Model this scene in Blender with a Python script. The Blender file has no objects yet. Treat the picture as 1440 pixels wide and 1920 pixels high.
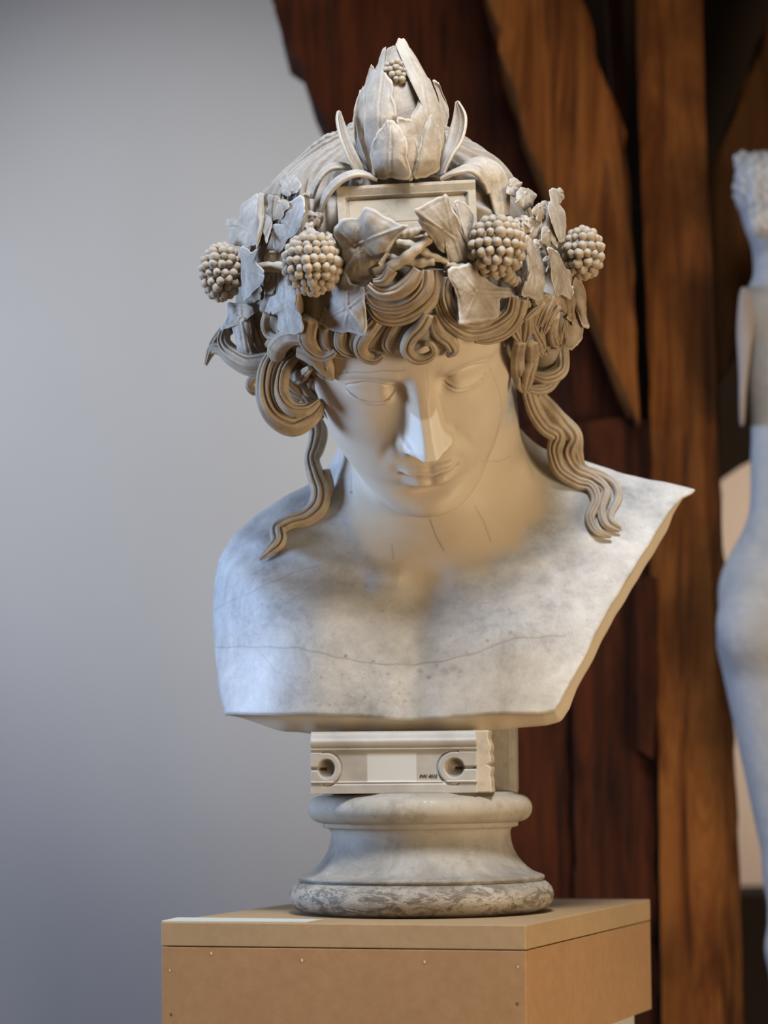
import bpy, bmesh, math, random
import numpy as np
from mathutils import Vector, Matrix

# ------------------------------------------------------------------ camera
F_PX = 5000.0
Z0 = 1.20                      # height of the plinth top
CAM = np.array([0.0, -3.8, Z0 + 0.21])
PITCH = math.atan((1430 - 960) / F_PX)
ROLL = math.radians(-0.5)
C = bpy.context.scene
cam_data = bpy.data.cameras.new('camera')
cam = bpy.data.objects.new('camera', cam_data)
C.collection.objects.link(cam)
C.camera = cam
cam_data.sensor_fit = 'VERTICAL'
cam_data.sensor_height = 36.0
cam_data.sensor_width = 27.0
cam_data.lens = 36.0 * F_PX / 1920.0
_cr, _sr = math.cos(ROLL), math.sin(ROLL)
_cp, _sp = math.cos(PITCH), math.sin(PITCH)
# camera axes in the world
AX_R0 = np.array([1.0, 0, 0]); AX_F = np.array([0, _cp, _sp]); AX_U0 = np.array([0, -_sp, _cp])
AX_R = AX_R0 * _cr + AX_U0 * _sr
AX_U = -AX_R0 * _sr + AX_U0 * _cr
M = Matrix(((AX_R[0], AX_U[0], -AX_F[0], CAM[0]), (AX_R[1], AX_U[1], -AX_F[1], CAM[1]),
            (AX_R[2], AX_U[2], -AX_F[2], CAM[2]), (0, 0, 0, 1)))
cam.matrix_world = M
cam_data.dof.use_dof = True
cam_data.dof.focus_distance = 3.60
cam_data.dof.aperture_fstop = 2.7
cam_data.clip_end = 60

# ------------------------------------------------------------------ world, lights, exposure
C.view_settings.view_transform = 'Standard'
C.view_settings.look = 'None'
C.view_settings.exposure = 0.0
C.view_settings.gamma = 1.0
C.view_settings.use_curve_mapping = False
w = bpy.data.worlds.new('world'); C.world = w; w.use_nodes = True
bg = w.node_tree.nodes['Background']
bg.inputs[0].default_value = (0.80, 0.62, 0.42, 1); bg.inputs[1].default_value = 0.16

def area(name, loc, target, size, size_y, power, color, spread=180):
    d = bpy.data.lights.new(name, 'AREA'); d.shape = 'RECTANGLE'
    d.size = size; d.size_y = size_y; d.spread = math.radians(spread); d.energy = power; d.color = color
    o = bpy.data.objects.new(name, d); C.collection.objects.link(o)
    o.location = loc
    o.rotation_euler = (Vector(target) - Vector(loc)).to_track_quat('-Z', 'Y').to_euler()
    return o
area('window_daylight', (-3.0, -0.05, 1.88), (0, 0.0, 1.93), 0.9, 0.9, 21, (0.42, 0.62, 1.0), 66)
area('skylight', (0.2, -1.85, 4.7), (0.0, -0.05, 1.5), 1.0, 1.0, 26, (0.82, 0.89, 1.0), 62)
area('warm_bounce_fill', (2.8, -2.35, 1.05), (0.0, 0.0, 1.75), 1.3, 1.3, 104, (1.0, 0.82, 0.58))  # added unseen light, stands in for warm bounce off the wooden floor
area('wall_blue_fill', (-2.8, 1.5, 2.0), (-0.9, 3.0, 1.8), 1.0, 1.0, 20, (0.26, 0.47, 1.0))  # added unseen blue fill, makes the back wall bluer towards the left
area('far_wall_fill', (2.2, 3.6, 2.2), (1.5, 5.0, 1.4), 0.8, 0.8, 30, (1.0, 0.84, 0.72))  # added unseen fill that brightens the cream wall behind the statue
sd_ = bpy.data.lights.new('wall_pool_fill', 'SPOT'); sd_.energy = 620; sd_.color = (1.0, 0.96, 0.90)  # added unseen spot, shapes the soft bright pool on the back wall
sd_.spot_size = math.radians(36); sd_.spot_blend = 1.0; sd_.shadow_soft_size = 0.25
so_ = bpy.data.objects.new('wall_pool_fill', sd_); C.collection.objects.link(so_)
so_.location = (-1.6, -1.2, 3.6); so_.rotation_euler = (Vector((-0.42, 3.0, 2.35)) - so_.location).to_track_quat('-Z', 'Y').to_euler()

# ------------------------------------------------------------------ helpers
rnd = random.Random(7)
PXM = 3.8 / F_PX               # metres per pixel in the plane of the base

def W(px, py, Y):
    """world point seen at photograph pixel (px,py) lying in the plane y=Y"""
    px = np.asarray(px, float); py = np.asarray(py, float); Y = np.asarray(Y, float)
    d = AX_F + (px[..., None] - 720) / F_PX * AX_R + (960 - py[..., None]) / F_PX * AX_U
    t = (Y - CAM[1]) / d[..., 1]
    return CAM + d * t[..., None]

def proj(P):
    d = P - CAM
    z = d @ AX_F
    return 720 + F_PX * (d @ AX_R) / z, 960 - F_PX * (d @ AX_U) / z

def on_plane_z(px, py, z):
    d = AX_F + (px - 720) / F_PX * AX_R + (960 - py) / F_PX * AX_U
    return CAM + d * ((z - CAM[2]) / d[2])

def link(o, parent=None):
    C.collection.objects.link(o)
    if parent is not None: o.parent = parent
    return o

def mesh_obj(name, verts, faces, mat, parent=None, smooth=True, attrs=None):
    me = bpy.data.meshes.new(name)
    verts = np.asarray(verts, np.float32)
    if isinstance(faces, np.ndarray):
        n = len(faces); k = faces.shape[1]
        me.vertices.add(len(verts)); me.vertices.foreach_set('co', verts.ravel())
        me.loops.add(n * k); me.loops.foreach_set('vertex_index', faces.astype(np.int32).ravel())
        me.polygons.add(n)
        me.polygons.foreach_set('loop_start', np.arange(0, n * k, k, dtype=np.int32))
        me.update(calc_edges=True)
    else:
        me.from_pydata([tuple(map(float, v)) for v in verts], [], faces)
        me.update()
    me.validate()
    if smooth: me.polygons.foreach_set('use_smooth', [True] * len(me.polygons))
    if attrs:
        for k_, v in attrs.items():
            a = me.attributes.new(k_, 'FLOAT', 'POINT'); a.data.foreach_set('value', np.asarray(v, np.float32))
    if mat: me.materials.append(mat)
    o = bpy.data.objects.new(name, me)
    return link(o, parent)

def fix_normals(o):
    bm = bmesh.new(); bm.from_mesh(o.data)
    bmesh.ops.recalc_face_normals(bm, faces=bm.faces)
    bm.to_mesh(o.data); bm.free()

def bevel_mesh(o, width, seg=2):
    bm = bmesh.new(); bm.from_mesh(o.data)
    bmesh.ops.recalc_face_normals(bm, faces=bm.faces)
    es = [e for e in bm.edges if len(e.link_faces) == 2 and e.calc_face_angle(0) > 0.5]
    bmesh.ops.bevel(bm, geom=es, offset=width, segments=seg, affect='EDGES', profile=0.5)
    bm.to_mesh(o.data); bm.free()

def empty(name, loc, label=None, cat=None, group=None):
    o = bpy.data.objects.new(name, None); link(o); o.location = loc; o.empty_display_size = 0.1
    if label: o['label'] = label
    if cat: o['category'] = cat
    if group: o['group'] = group
    return o

def parent_keep(o, p):
    o.parent = p; o.matrix_parent_inverse = Matrix.Translation(-Vector(p.location))
    return o

def smin(a, b, k):
    h = np.clip(0.5 + 0.5 * (b - a) / k, 0, 1)
    return b * (1 - h) + a * h - k * h * (1 - h)
def smax(a, b, k): return -smin(-a, -b, k)
def sstep(a, b, x):
    t = np.clip((x - a) / (b - a), 0, 1); return t * t * (3 - 2 * t)
def gau(x, s): return np.exp(-(x / s) ** 2)

def poly_sd(px, py, poly):
    """signed distance (negative inside) to a closed polygon"""
    px = px.ravel(); py = py.ravel()
    d = np.full(px.shape, 1e18); inside = np.zeros(px.shape, bool)
    n = len(poly)
    for i in range(n):
        ax, ay = poly[i]; bx, by = poly[(i + 1) % n]
        ex, ey = bx - ax, by - ay
        wx, wy = px - ax, py - ay
        t = np.clip((wx * ex + wy * ey) / (ex * ex + ey * ey), 0, 1)
        dx, dy = wx - ex * t, wy - ey * t
        d = np.minimum(d, dx * dx + dy * dy)
        if ey != 0:
            c = ((ay > py) != (by > py)) & (px < (bx - ax) * (py - ay) / (by - ay) + ax)
            inside ^= c
    d = np.sqrt(d)
    return np.where(inside, -d, d)

def seg_d(px, py, pts):
    d = np.full(px.shape, 1e18)
    for (ax, ay), (bx, by) in zip(pts[:-1], pts[1:]):
        ex, ey = bx - ax, by - ay
        t = np.clip(((px - ax) * ex + (py - ay) * ey) / (ex * ex + ey * ey + 1e-9), 0, 1)
        d = np.minimum(d, (px - ax - ex * t) ** 2 + (py - ay - ey * t) ** 2)
    return np.sqrt(d)

def surface_nets(f, lo, hi, h):
    n = np.ceil((np.array(hi) - lo) / h).astype(int) + 1
    ax = [lo[i] + h * np.arange(n[i]) for i in range(3)]
    val = np.empty(n, np.float32)
    for i in range(0, n[0], 16):
        X, Y, Z = np.meshgrid(ax[0][i:i + 16], ax[1], ax[2], indexing='ij')
        val[i:i + 16] = f(np.stack([X.ravel(), Y.ravel(), Z.ravel()], 1)).reshape(X.shape)
    s = val < 0
    c = np.zeros(n - 1, np.int8)
    for dx in (0, 1):
        for dy in (0, 1):
            for dz in (0, 1):
                c += s[dx:n[0] - 1 + dx, dy:n[1] - 1 + dy, dz:n[2] - 1 + dz]
    act = (c > 0) & (c < 8)
    idx = np.full(n - 1, -1, np.int64); ci = np.argwhere(act); idx[act] = np.arange(len(ci))
    acc = np.zeros((len(ci), 3)); cnt = np.zeros(len(ci))
    for a in range(3):
        b, d = [q for q in range(3) if q != a]
        for ob in (0, 1):
            for od in (0, 1):
                o0 = [0, 0, 0]; o0[b] = ob; o0[d] = od
                o1 = list(o0); o1[a] = 1
                v0 = val[ci[:, 0] + o0[0], ci[:, 1] + o0[1], ci[:, 2] + o0[2]]
                v1 = val[ci[:, 0] + o1[0], ci[:, 1] + o1[1], ci[:, 2] + o1[2]]
                m = (v0 < 0) != (v1 < 0)
                t = np.where(m, v0 / np.where(m, v0 - v1, 1), 0)
                p = np.zeros((len(ci), 3)); p[:, b] = ob; p[:, d] = od; p[:, a] = t
                acc[m] += p[m]; cnt[m] += 1
    V = np.array(lo) + h * (ci + acc / np.maximum(cnt, 1)[:, None])
    Q = []
    for a in range(3):
        b, d = (a + 1) % 3, (a + 2) % 3
        sl0 = [slice(None)] * 3; sl1 = [slice(None)] * 3
        sl0[a] = slice(0, n[a] - 1); sl1[a] = slice(1, n[a])
        ch = s[tuple(sl0)] != s[tuple(sl1)]
        e = np.argwhere(ch)
        e = e[(e[:, b] > 0) & (e[:, d] > 0) & (e[:, b] < n[b] - 1) & (e[:, d] < n[d] - 1)]
        def cell(ob, od):
            q = e.copy(); q[:, b] -= ob; q[:, d] -= od
            return idx[q[:, 0], q[:, 1], q[:, 2]]
        q = np.stack([cell(1, 1), cell(0, 1), cell(0, 0), cell(1, 0)], 1)
        fl = s[e[:, 0], e[:, 1], e[:, 2]]
        q[~fl] = q[~fl][:, ::-1]
        Q.append(q)
    return V, np.concatenate(Q)

def newton(V, f, it=3, maxstep=0.003, eps=0.0006):
    V = V.copy()
    for _ in range(it):
        f0 = f(V); g = np.empty_like(V)
        for a in range(3):
            P = V.copy(); P[:, a] += eps; g[:, a] = (f(P) - f0) / eps
        st = (f0 / np.maximum((g * g).sum(1), 1e-3))[:, None] * g
        L = np.linalg.norm(st, axis=1, keepdims=True)
        V -= st * np.minimum(1, maxstep / np.maximum(L, 1e-9))
    return V

def subdiv(V, Q, mask=None):
    """split quads in four; unselected neighbours keep their corners (tiny T-junctions are closed by projection)"""
    if mask is None: mask = np.ones(len(Q), bool)
    S = Q[mask]
    E = np.concatenate([np.stack([S[:, i], S[:, (i + 1) % 4]], 1) for i in range(4)])
    Es = np.sort(E, 1)
    U, inv = np.unique(Es, axis=0, return_inverse=True); inv = inv.ravel()
    n = len(V); m = len(S)
    V2 = np.concatenate([V, V[U].mean(1), V[S].mean(1)])
    em = (n + inv).reshape(4, m).T
    cc = n + len(U) + np.arange(m)
    out = [np.stack([S[:, i], em[:, i], cc, em[:, (i + 3) % 4]], 1) for i in range(4)]
    # rest: any quad touching split edges is split too (as polygons it would be an n-gon)
    return V2, np.concatenate(out + [Q[~mask]]), len(Q[~mask])

# ------------------------------------------------------------------ materials
def nodes(name):
    m = bpy.data.materials.new(name); m.use_nodes = True
    nt = m.node_tree; b = nt.nodes['Principled BSDF']
    return m, nt, b
def N(nt, t, **kw):
    n = nt.nodes.new(t)
    for k, v in kw.items():
        if k.startswith('in_'):
            key = k[3:]; key = int(key) if key.isdigit() else key
            n.inputs[key].default_value = v
        else: setattr(n, k, v)
    return n
def ramp(nt, fac, stops):
    r = N(nt, 'ShaderNodeValToRGB'); cr = r.color_ramp
    while len(cr.elements) < len(stops): cr.elements.new(0.5)
    for e, (p, c) in zip(cr.elements, stops):
        e.position = p; e.color = (c[0], c[1], c[2], 1) if not isinstance(c, (int, float)) else (c, c, c, 1)
    nt.links.new(fac, r.inputs[0]); return r.outputs[0]
def mix(nt, fac, a, b, mode='MIX'):
    m = N(nt, 'ShaderNodeMix', data_type='RGBA', blend_type=mode)
    for sock, v in ((m.inputs[0], fac), (m.inputs[6], a), (m.inputs[7], b)):
        if isinstance(v, (int, float)): sock.default_value = v
        elif isinstance(v, tuple): sock.default_value = (*v, 1)
        else: nt.links.new(v, sock)
    return m.outputs[2]
def noise(nt, co, scale, detail=6, rough=0.6, dist=0.0):
    n = N(nt, 'ShaderNodeTexNoise', in_Scale=scale, in_Detail=detail, in_Roughness=rough, in_Distortion=dist)
    nt.links.new(co, n.inputs['Vector']); return n.outputs[0]
def mapping(nt, co, scale, rot=(0, 0, 0)):
    n = N(nt, 'ShaderNodeMapping'); n.inputs['Scale'].default_value = scale; n.inputs['Rotation'].default_value = rot
    nt.links.new(co, n.inputs['Vector']); return n.outputs[0]
def bump(nt, h, b, strength, dist=0.002, prev=None):
    n = N(nt, 'ShaderNodeBump'); n.inputs['Strength'].default_value = strength; n.inputs['Distance'].default_value = dist
    nt.links.new(h, n.inputs['Height'])
    if prev: nt.links.new(prev, n.inputs['Normal'])
    nt.links.new(n.outputs[0], b.inputs['Normal']); return n.outputs[0]
def attr(nt, name):
    return N(nt, 'ShaderNodeAttribute', attribute_name=name).outputs['Fac']
def geo(nt): return N(nt, 'ShaderNodeNewGeometry')

CREAM = (0.56, 0.46, 0.335); PALE = (0.66, 0.60, 0.50); GREY = (0.40, 0.385, 0.37); BROWN = (0.235, 0.155, 0.085)

def plaster(name, base, second, recess, recess_amt, bump_amt=0.25, settle=0.0, dark=(0.2, 0.18, 0.15), scale=9, rough=0.62, lo=0.455, hi=0.508):
    m, nt, b = nodes(name)
    g = geo(nt); co = g.outputs['Position']
    n1 = noise(nt, co, scale, 8, 0.65, 0.4)
    col = mix(nt, ramp(nt, n1, [(0.38, 0.0), (0.62, 1.0)]), base, second)
    n2 = noise(nt, co, 55, 6, 0.7)
    col = mix(nt, ramp(nt, n2, [(0.30, 0.55), (0.50, 0.0)]), col, dark)
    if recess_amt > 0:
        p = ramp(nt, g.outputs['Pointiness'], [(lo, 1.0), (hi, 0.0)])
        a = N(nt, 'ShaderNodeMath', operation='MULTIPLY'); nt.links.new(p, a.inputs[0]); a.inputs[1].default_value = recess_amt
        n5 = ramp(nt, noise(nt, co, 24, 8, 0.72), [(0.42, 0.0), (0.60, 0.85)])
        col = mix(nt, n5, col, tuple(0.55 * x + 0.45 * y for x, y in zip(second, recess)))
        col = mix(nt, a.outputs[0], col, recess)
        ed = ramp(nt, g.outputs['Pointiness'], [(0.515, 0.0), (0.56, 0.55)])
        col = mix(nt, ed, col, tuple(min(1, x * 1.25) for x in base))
    if settle > 0:
        sn = N(nt, 'ShaderNodeSeparateXYZ'); nt.links.new(g.outputs['Normal'], sn.inputs[0])
        up = ramp(nt, sn.outputs[2], [(0.02, 0.0), (0.55, settle)])
        dn = N(nt, 'ShaderNodeMath', operation='MULTIPLY'); nt.links.new(up, dn.inputs[0])
        nt.links.new(ramp(nt, noise(nt, co, 34, 6, 0.7), [(0.35, 0.35), (0.55, 1.0)]), dn.inputs[1])
        col = mix(nt, dn.outputs[0], col, (0.37, 0.36, 0.35))
    nt.links.new(col, b.inputs['Base Color'])
    b.inputs['Roughness'].default_value = rough
    b.inputs['Specular IOR Level'].default_value = 0.35
    n3 = noise(nt, co, 160, 5, 0.6)
    p1 = bump(nt, n3, b, bump_amt, 0.0012)
    n4 = noise(nt, co, 28, 5, 0.6)
    bump(nt, n4, b, bump_amt, 0.004, p1)
    return m

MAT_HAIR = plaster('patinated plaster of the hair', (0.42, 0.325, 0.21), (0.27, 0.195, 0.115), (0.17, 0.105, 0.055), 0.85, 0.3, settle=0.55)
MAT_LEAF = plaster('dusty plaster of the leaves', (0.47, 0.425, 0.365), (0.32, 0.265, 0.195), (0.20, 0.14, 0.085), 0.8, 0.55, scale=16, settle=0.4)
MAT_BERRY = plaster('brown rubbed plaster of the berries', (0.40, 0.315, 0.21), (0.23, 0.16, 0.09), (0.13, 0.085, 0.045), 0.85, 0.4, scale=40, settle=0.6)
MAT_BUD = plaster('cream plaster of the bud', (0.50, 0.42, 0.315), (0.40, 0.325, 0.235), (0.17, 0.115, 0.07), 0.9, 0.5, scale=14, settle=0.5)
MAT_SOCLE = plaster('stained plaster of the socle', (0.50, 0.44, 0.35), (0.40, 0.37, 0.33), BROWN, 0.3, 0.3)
MAT_CAP = plaster('dark plaster between the leaves', (0.30, 0.25, 0.18), (0.18, 0.135, 0.085), BROWN, 0.6, 0.5, settle=0.6)  # hair shell, one dark brown that shows in the wreath gaps

def body_material():
    m, nt, b = nodes('plaster of the bust')
    g = geo(nt); co = g.outputs['Position']
    face = mix(nt, ramp(nt, noise(nt, co, 7, 7, 0.6, 0.3), [(0.36, 0.0), (0.64, 1.0)]), CREAM, (0.50, 0.395, 0.275))
    gn = ramp(nt, noise(nt, co, 10, 10, 0.76, 0.15), [(0.36, (0.215, 0.213, 0.212)), (0.47, (0.345, 0.345, 0.34)), (0.57, (0.445, 0.44, 0.425)), (0.66, (0.55, 0.54, 0.515))])
    sc = noise(nt, mapping(nt, co, (1.0, 1.0, 1.6), (0, 0.5, 0)), 36, 9, 0.8, 0.2)
    gn = mix(nt, ramp(nt, sc, [(0.34, 0.55), (0.46, 0.0)]), gn, (0.27, 0.26, 0.25))
    gn = mix(nt, ramp(nt, noise(nt, co, 90, 6, 0.8, 2.0), [(0.60, 0.0), (0.72, 0.6)]), gn, (0.70, 0.69, 0.66))
    col = mix(nt, attr(nt, 'dust'), face, gn)
    col = mix(nt, attr(nt, 'patch'), col, (0.70, 0.63, 0.52))
    col = mix(nt, attr(nt, 'edge'), col, (0.62, 0.50, 0.34))
    col = mix(nt, attr(nt, 'stain'), col, (0.20, 0.165, 0.13))
    nt.links.new(col, b.inputs['Base Color'])
    b.inputs['Roughness'].default_value = 0.5
    b.inputs['Specular IOR Level'].default_value = 0.35
    p1 = bump(nt, noise(nt, co, 130, 5, 0.6), b, 0.16, 0.001)
    bump(nt, noise(nt, co, 22, 5, 0.6), b, 0.22, 0.003, p1)
    return m
MAT_BODY = body_material()

def simple(name, c, rough=0.6):
    m, nt, b = nodes(name); b.inputs['Base Color'].default_value = (*c, 1); b.inputs['Roughness'].default_value = rough
    return m

def wood(name, a, b_, c, axis='Z', scale=1.0):
    m, nt, b = nodes(name)
    tc = N(nt, 'ShaderNodeTexCoord').outputs['Object']
    s = (9 * scale, 9 * scale, 0.8 * scale)
    st = mapping(nt, tc, s)
    n1 = noise(nt, st, 2.2, 9, 0.65, 1.2)
    col = ramp(nt, n1, [(0.34, c), (0.46, a), (0.58, b_), (0.68, a)])
    n2 = noise(nt, mapping(nt, tc, (26 * scale, 26 * scale, 1.1 * scale)), 2.0, 6, 0.6, 0.6)
    col = mix(nt, ramp(nt, n2, [(0.33, 0.85), (0.42, 0.0)]), col, (0.012, 0.008, 0.005))
    n4 = noise(nt, mapping(nt, tc, (3, 3, 2.2)), 1.4, 4, 0.6)
    col = mix(nt, ramp(nt, n4, [(0.42, 0.0), (0.66, 0.75)]), col, tuple(x * 0.42 for x in a))
    nt.links.new(col, b.inputs['Base Color']); b.inputs['Roughness'].default_value = 0.8; b.inputs['Specular IOR Level'].default_value = 0.08
    p = bump(nt, n2, b, 0.6, 0.008); bump(nt, n1, b, 0.5, 0.006, p)
    return m
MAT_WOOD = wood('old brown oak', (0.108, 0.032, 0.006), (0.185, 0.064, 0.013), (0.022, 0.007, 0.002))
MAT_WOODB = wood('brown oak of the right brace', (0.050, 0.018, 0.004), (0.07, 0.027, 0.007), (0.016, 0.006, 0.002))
MAT_WOODR = wood('reddish oak darkened as in shade', (0.033, 0.0088, 0.0030), (0.062, 0.0150, 0.0045), (0.009, 0.003, 0.0015))  # reddish oak for the side faces, their shade put into the colour

# ------------------------------------------------------------------ setting
def box(name, lo, hi, mat, parent=None, kind=None, bev=0.0):
    x0, y0, z0 = lo; x1, y1, z1 = hi
    v = [(x0, y0, z0), (x1, y0, z0), (x1, y1, z0), (x0, y1, z0), (x0, y0, z1), (x1, y0, z1), (x1, y1, z1), (x0, y1, z1)]
    f = [(3, 2, 1, 0), (4, 5, 6, 7), (0, 1, 5, 4), (1, 2, 6, 5), (2, 3, 7, 6), (3, 0, 4, 7)]
    o = mesh_obj(name, v, f, mat, parent, smooth=False)
    if bev: bevel_mesh(o, bev)
    if kind: o['kind'] = kind
    return o

def wall_mat(name, c, c2):
    m, nt, b = nodes(name)
    co = geo(nt).outputs['Position']
    col = mix(nt, ramp(nt, noise(nt, co, 1.3, 4, 0.5), [(0.35, 0.0), (0.65, 1.0)]), c, c2)
    nt.links.new(col, b.inputs['Base Color']); b.inputs['Roughness'].default_value = 0.8; b.inputs['Specular IOR Level'].default_value = 0.15
    bump(nt, noise(nt, co, 60, 4, 0.6), b, 0.15, 0.002)
    return m
MAT_WALL = wall_mat('painted wall', (0.475, 0.50, 0.535), (0.45, 0.472, 0.50))
MAT_WALL2 = wall_mat('cream wall', (0.58, 0.50, 0.43), (0.54, 0.46, 0.39))
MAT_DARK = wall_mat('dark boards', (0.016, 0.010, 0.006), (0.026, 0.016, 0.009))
m_, nt_, b_ = nodes('wooden floor')
co_ = geo(nt_).outputs['Position']
nt_.links.new(ramp(nt_, noise(nt_, mapping(nt_, co_, (12, 1, 1)), 2, 5), [(0.3, (0.22, 0.12, 0.06)), (0.7, (0.36, 0.21, 0.11))]), b_.inputs['Base Color'])
b_.inputs['Roughness'].default_value = 0.5
box('floor', (-4.5, -5.5, -0.05), (4.5, 5.2, 0), m_, kind='structure')
box('wall_back', (-4.5, 3.0, 0), (0.78, 3.15, 5.2), MAT_WALL, kind='structure')
box('wall_right', (0.6, 5.0, 0), (4.5, 5.15, 5.2), MAT_WALL2, kind='structure')
box('ceiling', (1.05, 1.6, 2.72), (4.5, 5.0, 2.8), MAT_DARK, kind='structure')

# ------------------------------------------------------------------ timber frame
def prism(name, front, depth_vec, mat, parent, cuts=10):
    """closed solid: polygon (world points) extruded along depth_vec, its long edges subdivided and roughened"""
    P = []
    n = len(front)
    for i in range(n):
        a, b = np.array(front[i]), np.array(front[(i + 1) % n])
        L = np.linalg.norm(b - a); k = max(1, int(L / 0.035))
        for j in range(k): P.append(a + (b - a) * j / k)
    n = len(P); d = np.array(depth_vec)
    rr = random.Random(hash(name) % 999 + n)
    V = []
    layers = [0, 0.03, 0.5, 0.97, 1.0]
    cen = np.mean(P, 0)
    for li, t in enumerate(layers):
        for i, p in enumerate(P):
            q = p + d * t
            ins = 0.012 if li in (0, 4) else 0
            dirc = cen - p; dirc = dirc / (np.linalg.norm(dirc) + 1e-9)
            wob = 0.006 * math.sin(i * 1.7 + li) + rr.uniform(-0.003, 0.003)
            V.append(q + dirc * (ins + wob))
    Fc = []
    for l in range(4):
        for i in range(n):
            j = (i + 1) % n
            Fc.append((l * n + i, l * n + j, (l + 1) * n + j, (l + 1) * n + i))
    Fc.append(tuple(range(n))[::-1]); Fc.append(tuple(4 * n + i for i in range(n)))
    o = mesh_obj(name, V, Fc, mat, None, smooth=False); fix_normals(o)
    parent_keep(o, parent)
    return o

timber = empty('timber_frame', (0.52, 1.2, 0), 'old dark brown oak post with diagonal braces behind the bust', 'timber frame')
YF = 1.05
A_ = W(1222, 1500, YF)          # front corner of the post
B_ = W(1390, 1500, YF + 0.20)
D_ = W(945, 1500, YF + 0.26)
def col_pts(z, pts): return [np.array((p[0], p[1], z)) for p in pts]
E_ = B_ + (D_ - A_)
base = [(A_[0] + 0.0, A_[1]), (B_[0], B_[1]), (E_[0], E_[1]), (D_[0], D_[1])]

def post_part(name, corners, z0, z1, mat, lean=(0, 0), taper=None):
    V = []; nz = int((z1 - z0) / 0.04); rr = random.Random(3)
    ring = []
    m = len(corners)
    for i in range(m):
        a, b = np.array(corners[i]), np.array(corners[(i + 1) % m])
        for t in (0, 0.06, 0.5, 0.94): ring.append((a + (b - a) * t, t))
    cen = np.mean(corners, 0)
    n = len(ring)
    for k in range(nz + 1):
        z = z0 + (z1 - z0) * k / nz
        s = 1.0 if taper is None else taper(z)
        for i, (p, t) in enumerate(ring):
            q = cen + (p - cen) * (0.97 if t == 0 else 1.0)
            q = cen + (q - cen) * s
            wob = 0.003 * math.sin(k * 0.9 + i) + rr.uniform(-0.002, 0.002)
            V.append((q[0] + lean[0] * (z - z0) + wob, q[1] + lean[1] * (z - z0) + wob, z))
    Fc = []
    for k in range(nz):
        for i in range(n):
            j = (i + 1) % n
            Fc.append((k * n + i, k * n + j, (k + 1) * n + j, (k + 1) * n + i))
    Fc.append(tuple(range(n))[::-1]); Fc.append(tuple(nz * n + i for i in range(n)))
    o = mesh_obj(name, V, Fc, mat, None, smooth=False); fix_normals(o)
    return parent_keep(o, timber)
def WP(lst, Y): return [W(x, y, Y) for x, y in lst]
fl = float(1430 + 1.405 / (YF + 3.8) * F_PX)
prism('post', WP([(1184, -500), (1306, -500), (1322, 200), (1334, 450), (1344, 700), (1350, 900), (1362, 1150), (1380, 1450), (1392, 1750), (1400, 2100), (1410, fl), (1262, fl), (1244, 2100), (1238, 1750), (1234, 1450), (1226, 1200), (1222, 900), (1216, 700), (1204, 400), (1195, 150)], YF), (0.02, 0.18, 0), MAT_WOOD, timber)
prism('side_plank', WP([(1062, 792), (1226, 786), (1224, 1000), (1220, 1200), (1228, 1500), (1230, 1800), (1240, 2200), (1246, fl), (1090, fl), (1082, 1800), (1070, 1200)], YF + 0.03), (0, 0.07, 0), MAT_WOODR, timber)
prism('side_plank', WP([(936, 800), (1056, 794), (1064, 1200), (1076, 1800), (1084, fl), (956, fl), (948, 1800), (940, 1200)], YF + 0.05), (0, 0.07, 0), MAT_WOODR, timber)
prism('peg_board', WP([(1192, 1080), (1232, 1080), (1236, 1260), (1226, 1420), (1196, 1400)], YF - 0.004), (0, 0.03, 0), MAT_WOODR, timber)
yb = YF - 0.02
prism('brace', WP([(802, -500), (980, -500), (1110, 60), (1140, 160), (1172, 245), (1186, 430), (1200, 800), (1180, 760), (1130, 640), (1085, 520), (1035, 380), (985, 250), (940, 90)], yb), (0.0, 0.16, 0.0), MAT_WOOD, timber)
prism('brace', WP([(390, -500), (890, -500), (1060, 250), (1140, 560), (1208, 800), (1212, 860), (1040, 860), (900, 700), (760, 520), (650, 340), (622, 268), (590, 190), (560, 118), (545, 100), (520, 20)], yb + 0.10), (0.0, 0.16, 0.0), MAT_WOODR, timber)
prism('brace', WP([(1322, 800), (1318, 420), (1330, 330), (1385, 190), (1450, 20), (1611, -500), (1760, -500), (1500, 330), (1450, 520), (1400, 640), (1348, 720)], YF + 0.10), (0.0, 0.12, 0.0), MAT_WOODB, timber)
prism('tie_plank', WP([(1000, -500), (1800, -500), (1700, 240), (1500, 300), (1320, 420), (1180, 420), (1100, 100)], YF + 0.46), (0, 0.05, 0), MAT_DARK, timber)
prism('back_board', WP([(930, 500), (1200, 380), (1345, 380), (1350, 900), (1384, 1700), (1400, fl), (950, fl), (925, 1500)], YF + 0.30), (0, 0.05, 0), MAT_DARK, timber)  # added dark backing sheet, gives the gaps between the timbers their shade
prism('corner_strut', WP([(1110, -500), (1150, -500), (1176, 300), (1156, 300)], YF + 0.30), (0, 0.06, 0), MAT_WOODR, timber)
prism('rafter', WP([(1300, 420), (1560, 420), (1560, 760), (1345, 905), (1320, 905)], YF + 0.75), (0, 0.10, 0), MAT_DARK, timber)

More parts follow.
